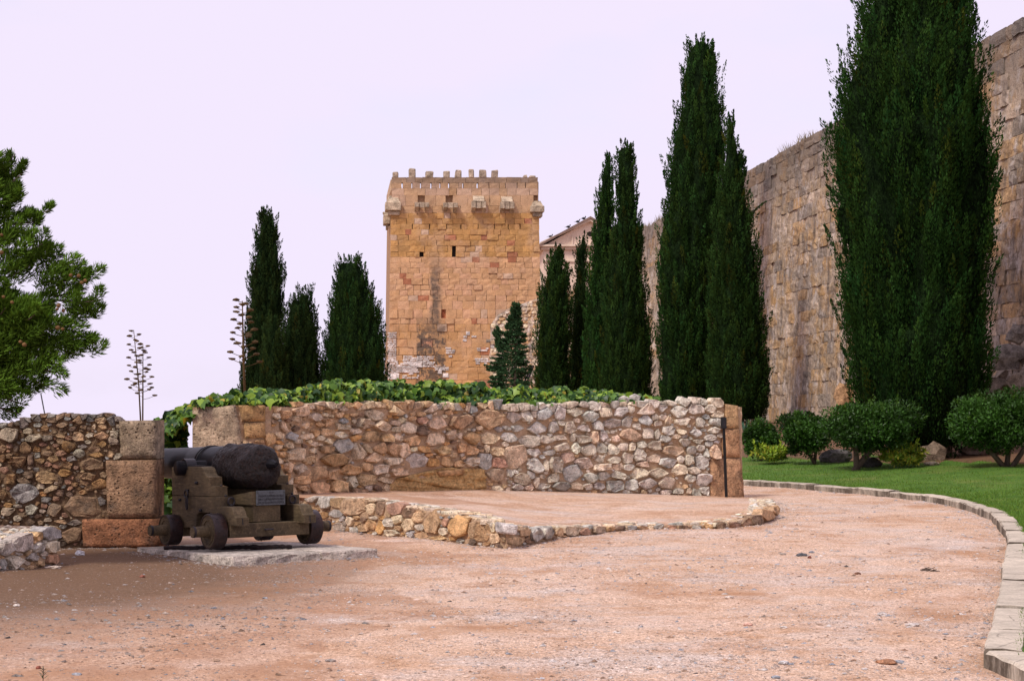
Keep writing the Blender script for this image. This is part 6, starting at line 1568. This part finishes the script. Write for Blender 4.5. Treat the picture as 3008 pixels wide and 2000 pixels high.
# gravel: tens of thousands of small angular pebbles
rng = np.random.default_rng(711); n = 170000
d = 8.8 * np.exp(rng.random(n) ** 1.15 * math.log(34 / 8.8)); x = rng.uniform(-.34, .33, n) * d
den = vnoise(x / 1.2, d / 1.2, 712) + .5 * vnoise(x / .4, d / .4, 713) + .25 * sst(-2, 3, x); ok = den + rng.normal(0, .5, n) > -.05
kx = np.interp(d, KP[::1, 1][np.argsort(KP[:, 1])], KP[np.argsort(KP[:, 1]), 0]); ok &= (x < kx - .02)
inside = np.zeros(n, bool)
pl_ = np.concatenate([_lpl, np.array([SB(v, HY)[:2] for v in (2180, 1900, 1600, 1300, 1000, 800)])]); j = len(pl_) - 1
for i in range(len(pl_)):
    c_ = ((pl_[i, 1] > d) != (pl_[j, 1] > d)) & (x < (pl_[j, 0] - pl_[i, 0]) * (d - pl_[i, 1]) / (pl_[j, 1] - pl_[i, 1] + 1e-12) + pl_[i, 0]); inside ^= c_; j = i
ok &= ~inside & ~((d > 19.5) & (x < -3.2)) & ~((np.hypot(x + 5.3, (d - 16.5) * .8) < 2.6 + rng.normal(0, .5, n)) & (rng.random(n) < .72))
x, d = x[ok], d[ok]
def foot(line, m, spread, out_):
    line = np.asarray(line, float)[:, :2]; sg = np.concatenate([[0], np.cumsum(np.linalg.norm(np.diff(line, axis=0), axis=1))]); u_ = rng.uniform(0, sg[-1], m)
    q_ = np.stack([np.interp(u_, sg, line[:, 0]), np.interp(u_, sg, line[:, 1])], 1); tg = np.stack([np.interp(u_, sg, np.gradient(line[:, 0])), np.interp(u_, sg, np.gradient(line[:, 1]))], 1); tg /= np.linalg.norm(tg, axis=1)[:, None]
    return q_ + np.stack([tg[:, 1], -tg[:, 0]], 1) * (out_ * (.03 + np.abs(rng.normal(0, spread, m))))[:, None]
slab_l = np.array(((-4.25, 19.2), (-2.84, 17.3), (-1.43, 18.32)))
fp = np.concatenate([foot(_lpl, 5200, .14, 1), foot(kp[:, :2][kp[:, 1] < 36], 4200, .12, -1), foot(np.array(((-6.2, 19.75), (-4.1, 19.75))), 1100, .12, 1), foot(slab_l, 1600, .10, 1), foot(np.array(((-5.2, 16.4), (-4.75, 17.75))), 600, .10, 1)])
x = np.concatenate([x, fp[:, 0]]); d = np.concatenate([d, fp[:, 1]]); n = len(x)
r_ = .0028 + .0028 * rng.pareto(2.4, n); r_ = np.minimum(r_, .024) * (1 + d / 60)
OV = np.array([(1, 0, -.2), (0, 1, -.2), (-1, 0, -.2), (0, -1, -.2), (.1, .1, 1)], float); OF = np.array([(0, 1, 4), (1, 2, 4), (2, 3, 4), (3, 0, 4)])
jit = rng.uniform(.6, 1.3, (n, 5, 3)); jit[:, 4, :2] = rng.uniform(-5, 5, (n, 2)); an = rng.uniform(0, 6.28, n); ca, sa = np.cos(an)[:, None], np.sin(an)[:, None]
W = OV[None] * jit * np.array((1.15, .85, .42)); X2 = W[..., 0] * ca - W[..., 1] * sa; Y2 = W[..., 0] * sa + W[..., 1] * ca
V = np.stack([x[:, None] + X2 * r_[:, None], d[:, None] + Y2 * r_[:, None], ground_z(x, d)[:, None] + r_[:, None] * .12 + W[..., 2] * r_[:, None]], -1)
pal = np.array([(.54, .42, .35), (.56, .49, .45), (.36, .35, .37), (.30, .19, .13), (.50, .32, .22), (.55, .42, .35), (.12, .10, .09), (.40, .24, .16)])
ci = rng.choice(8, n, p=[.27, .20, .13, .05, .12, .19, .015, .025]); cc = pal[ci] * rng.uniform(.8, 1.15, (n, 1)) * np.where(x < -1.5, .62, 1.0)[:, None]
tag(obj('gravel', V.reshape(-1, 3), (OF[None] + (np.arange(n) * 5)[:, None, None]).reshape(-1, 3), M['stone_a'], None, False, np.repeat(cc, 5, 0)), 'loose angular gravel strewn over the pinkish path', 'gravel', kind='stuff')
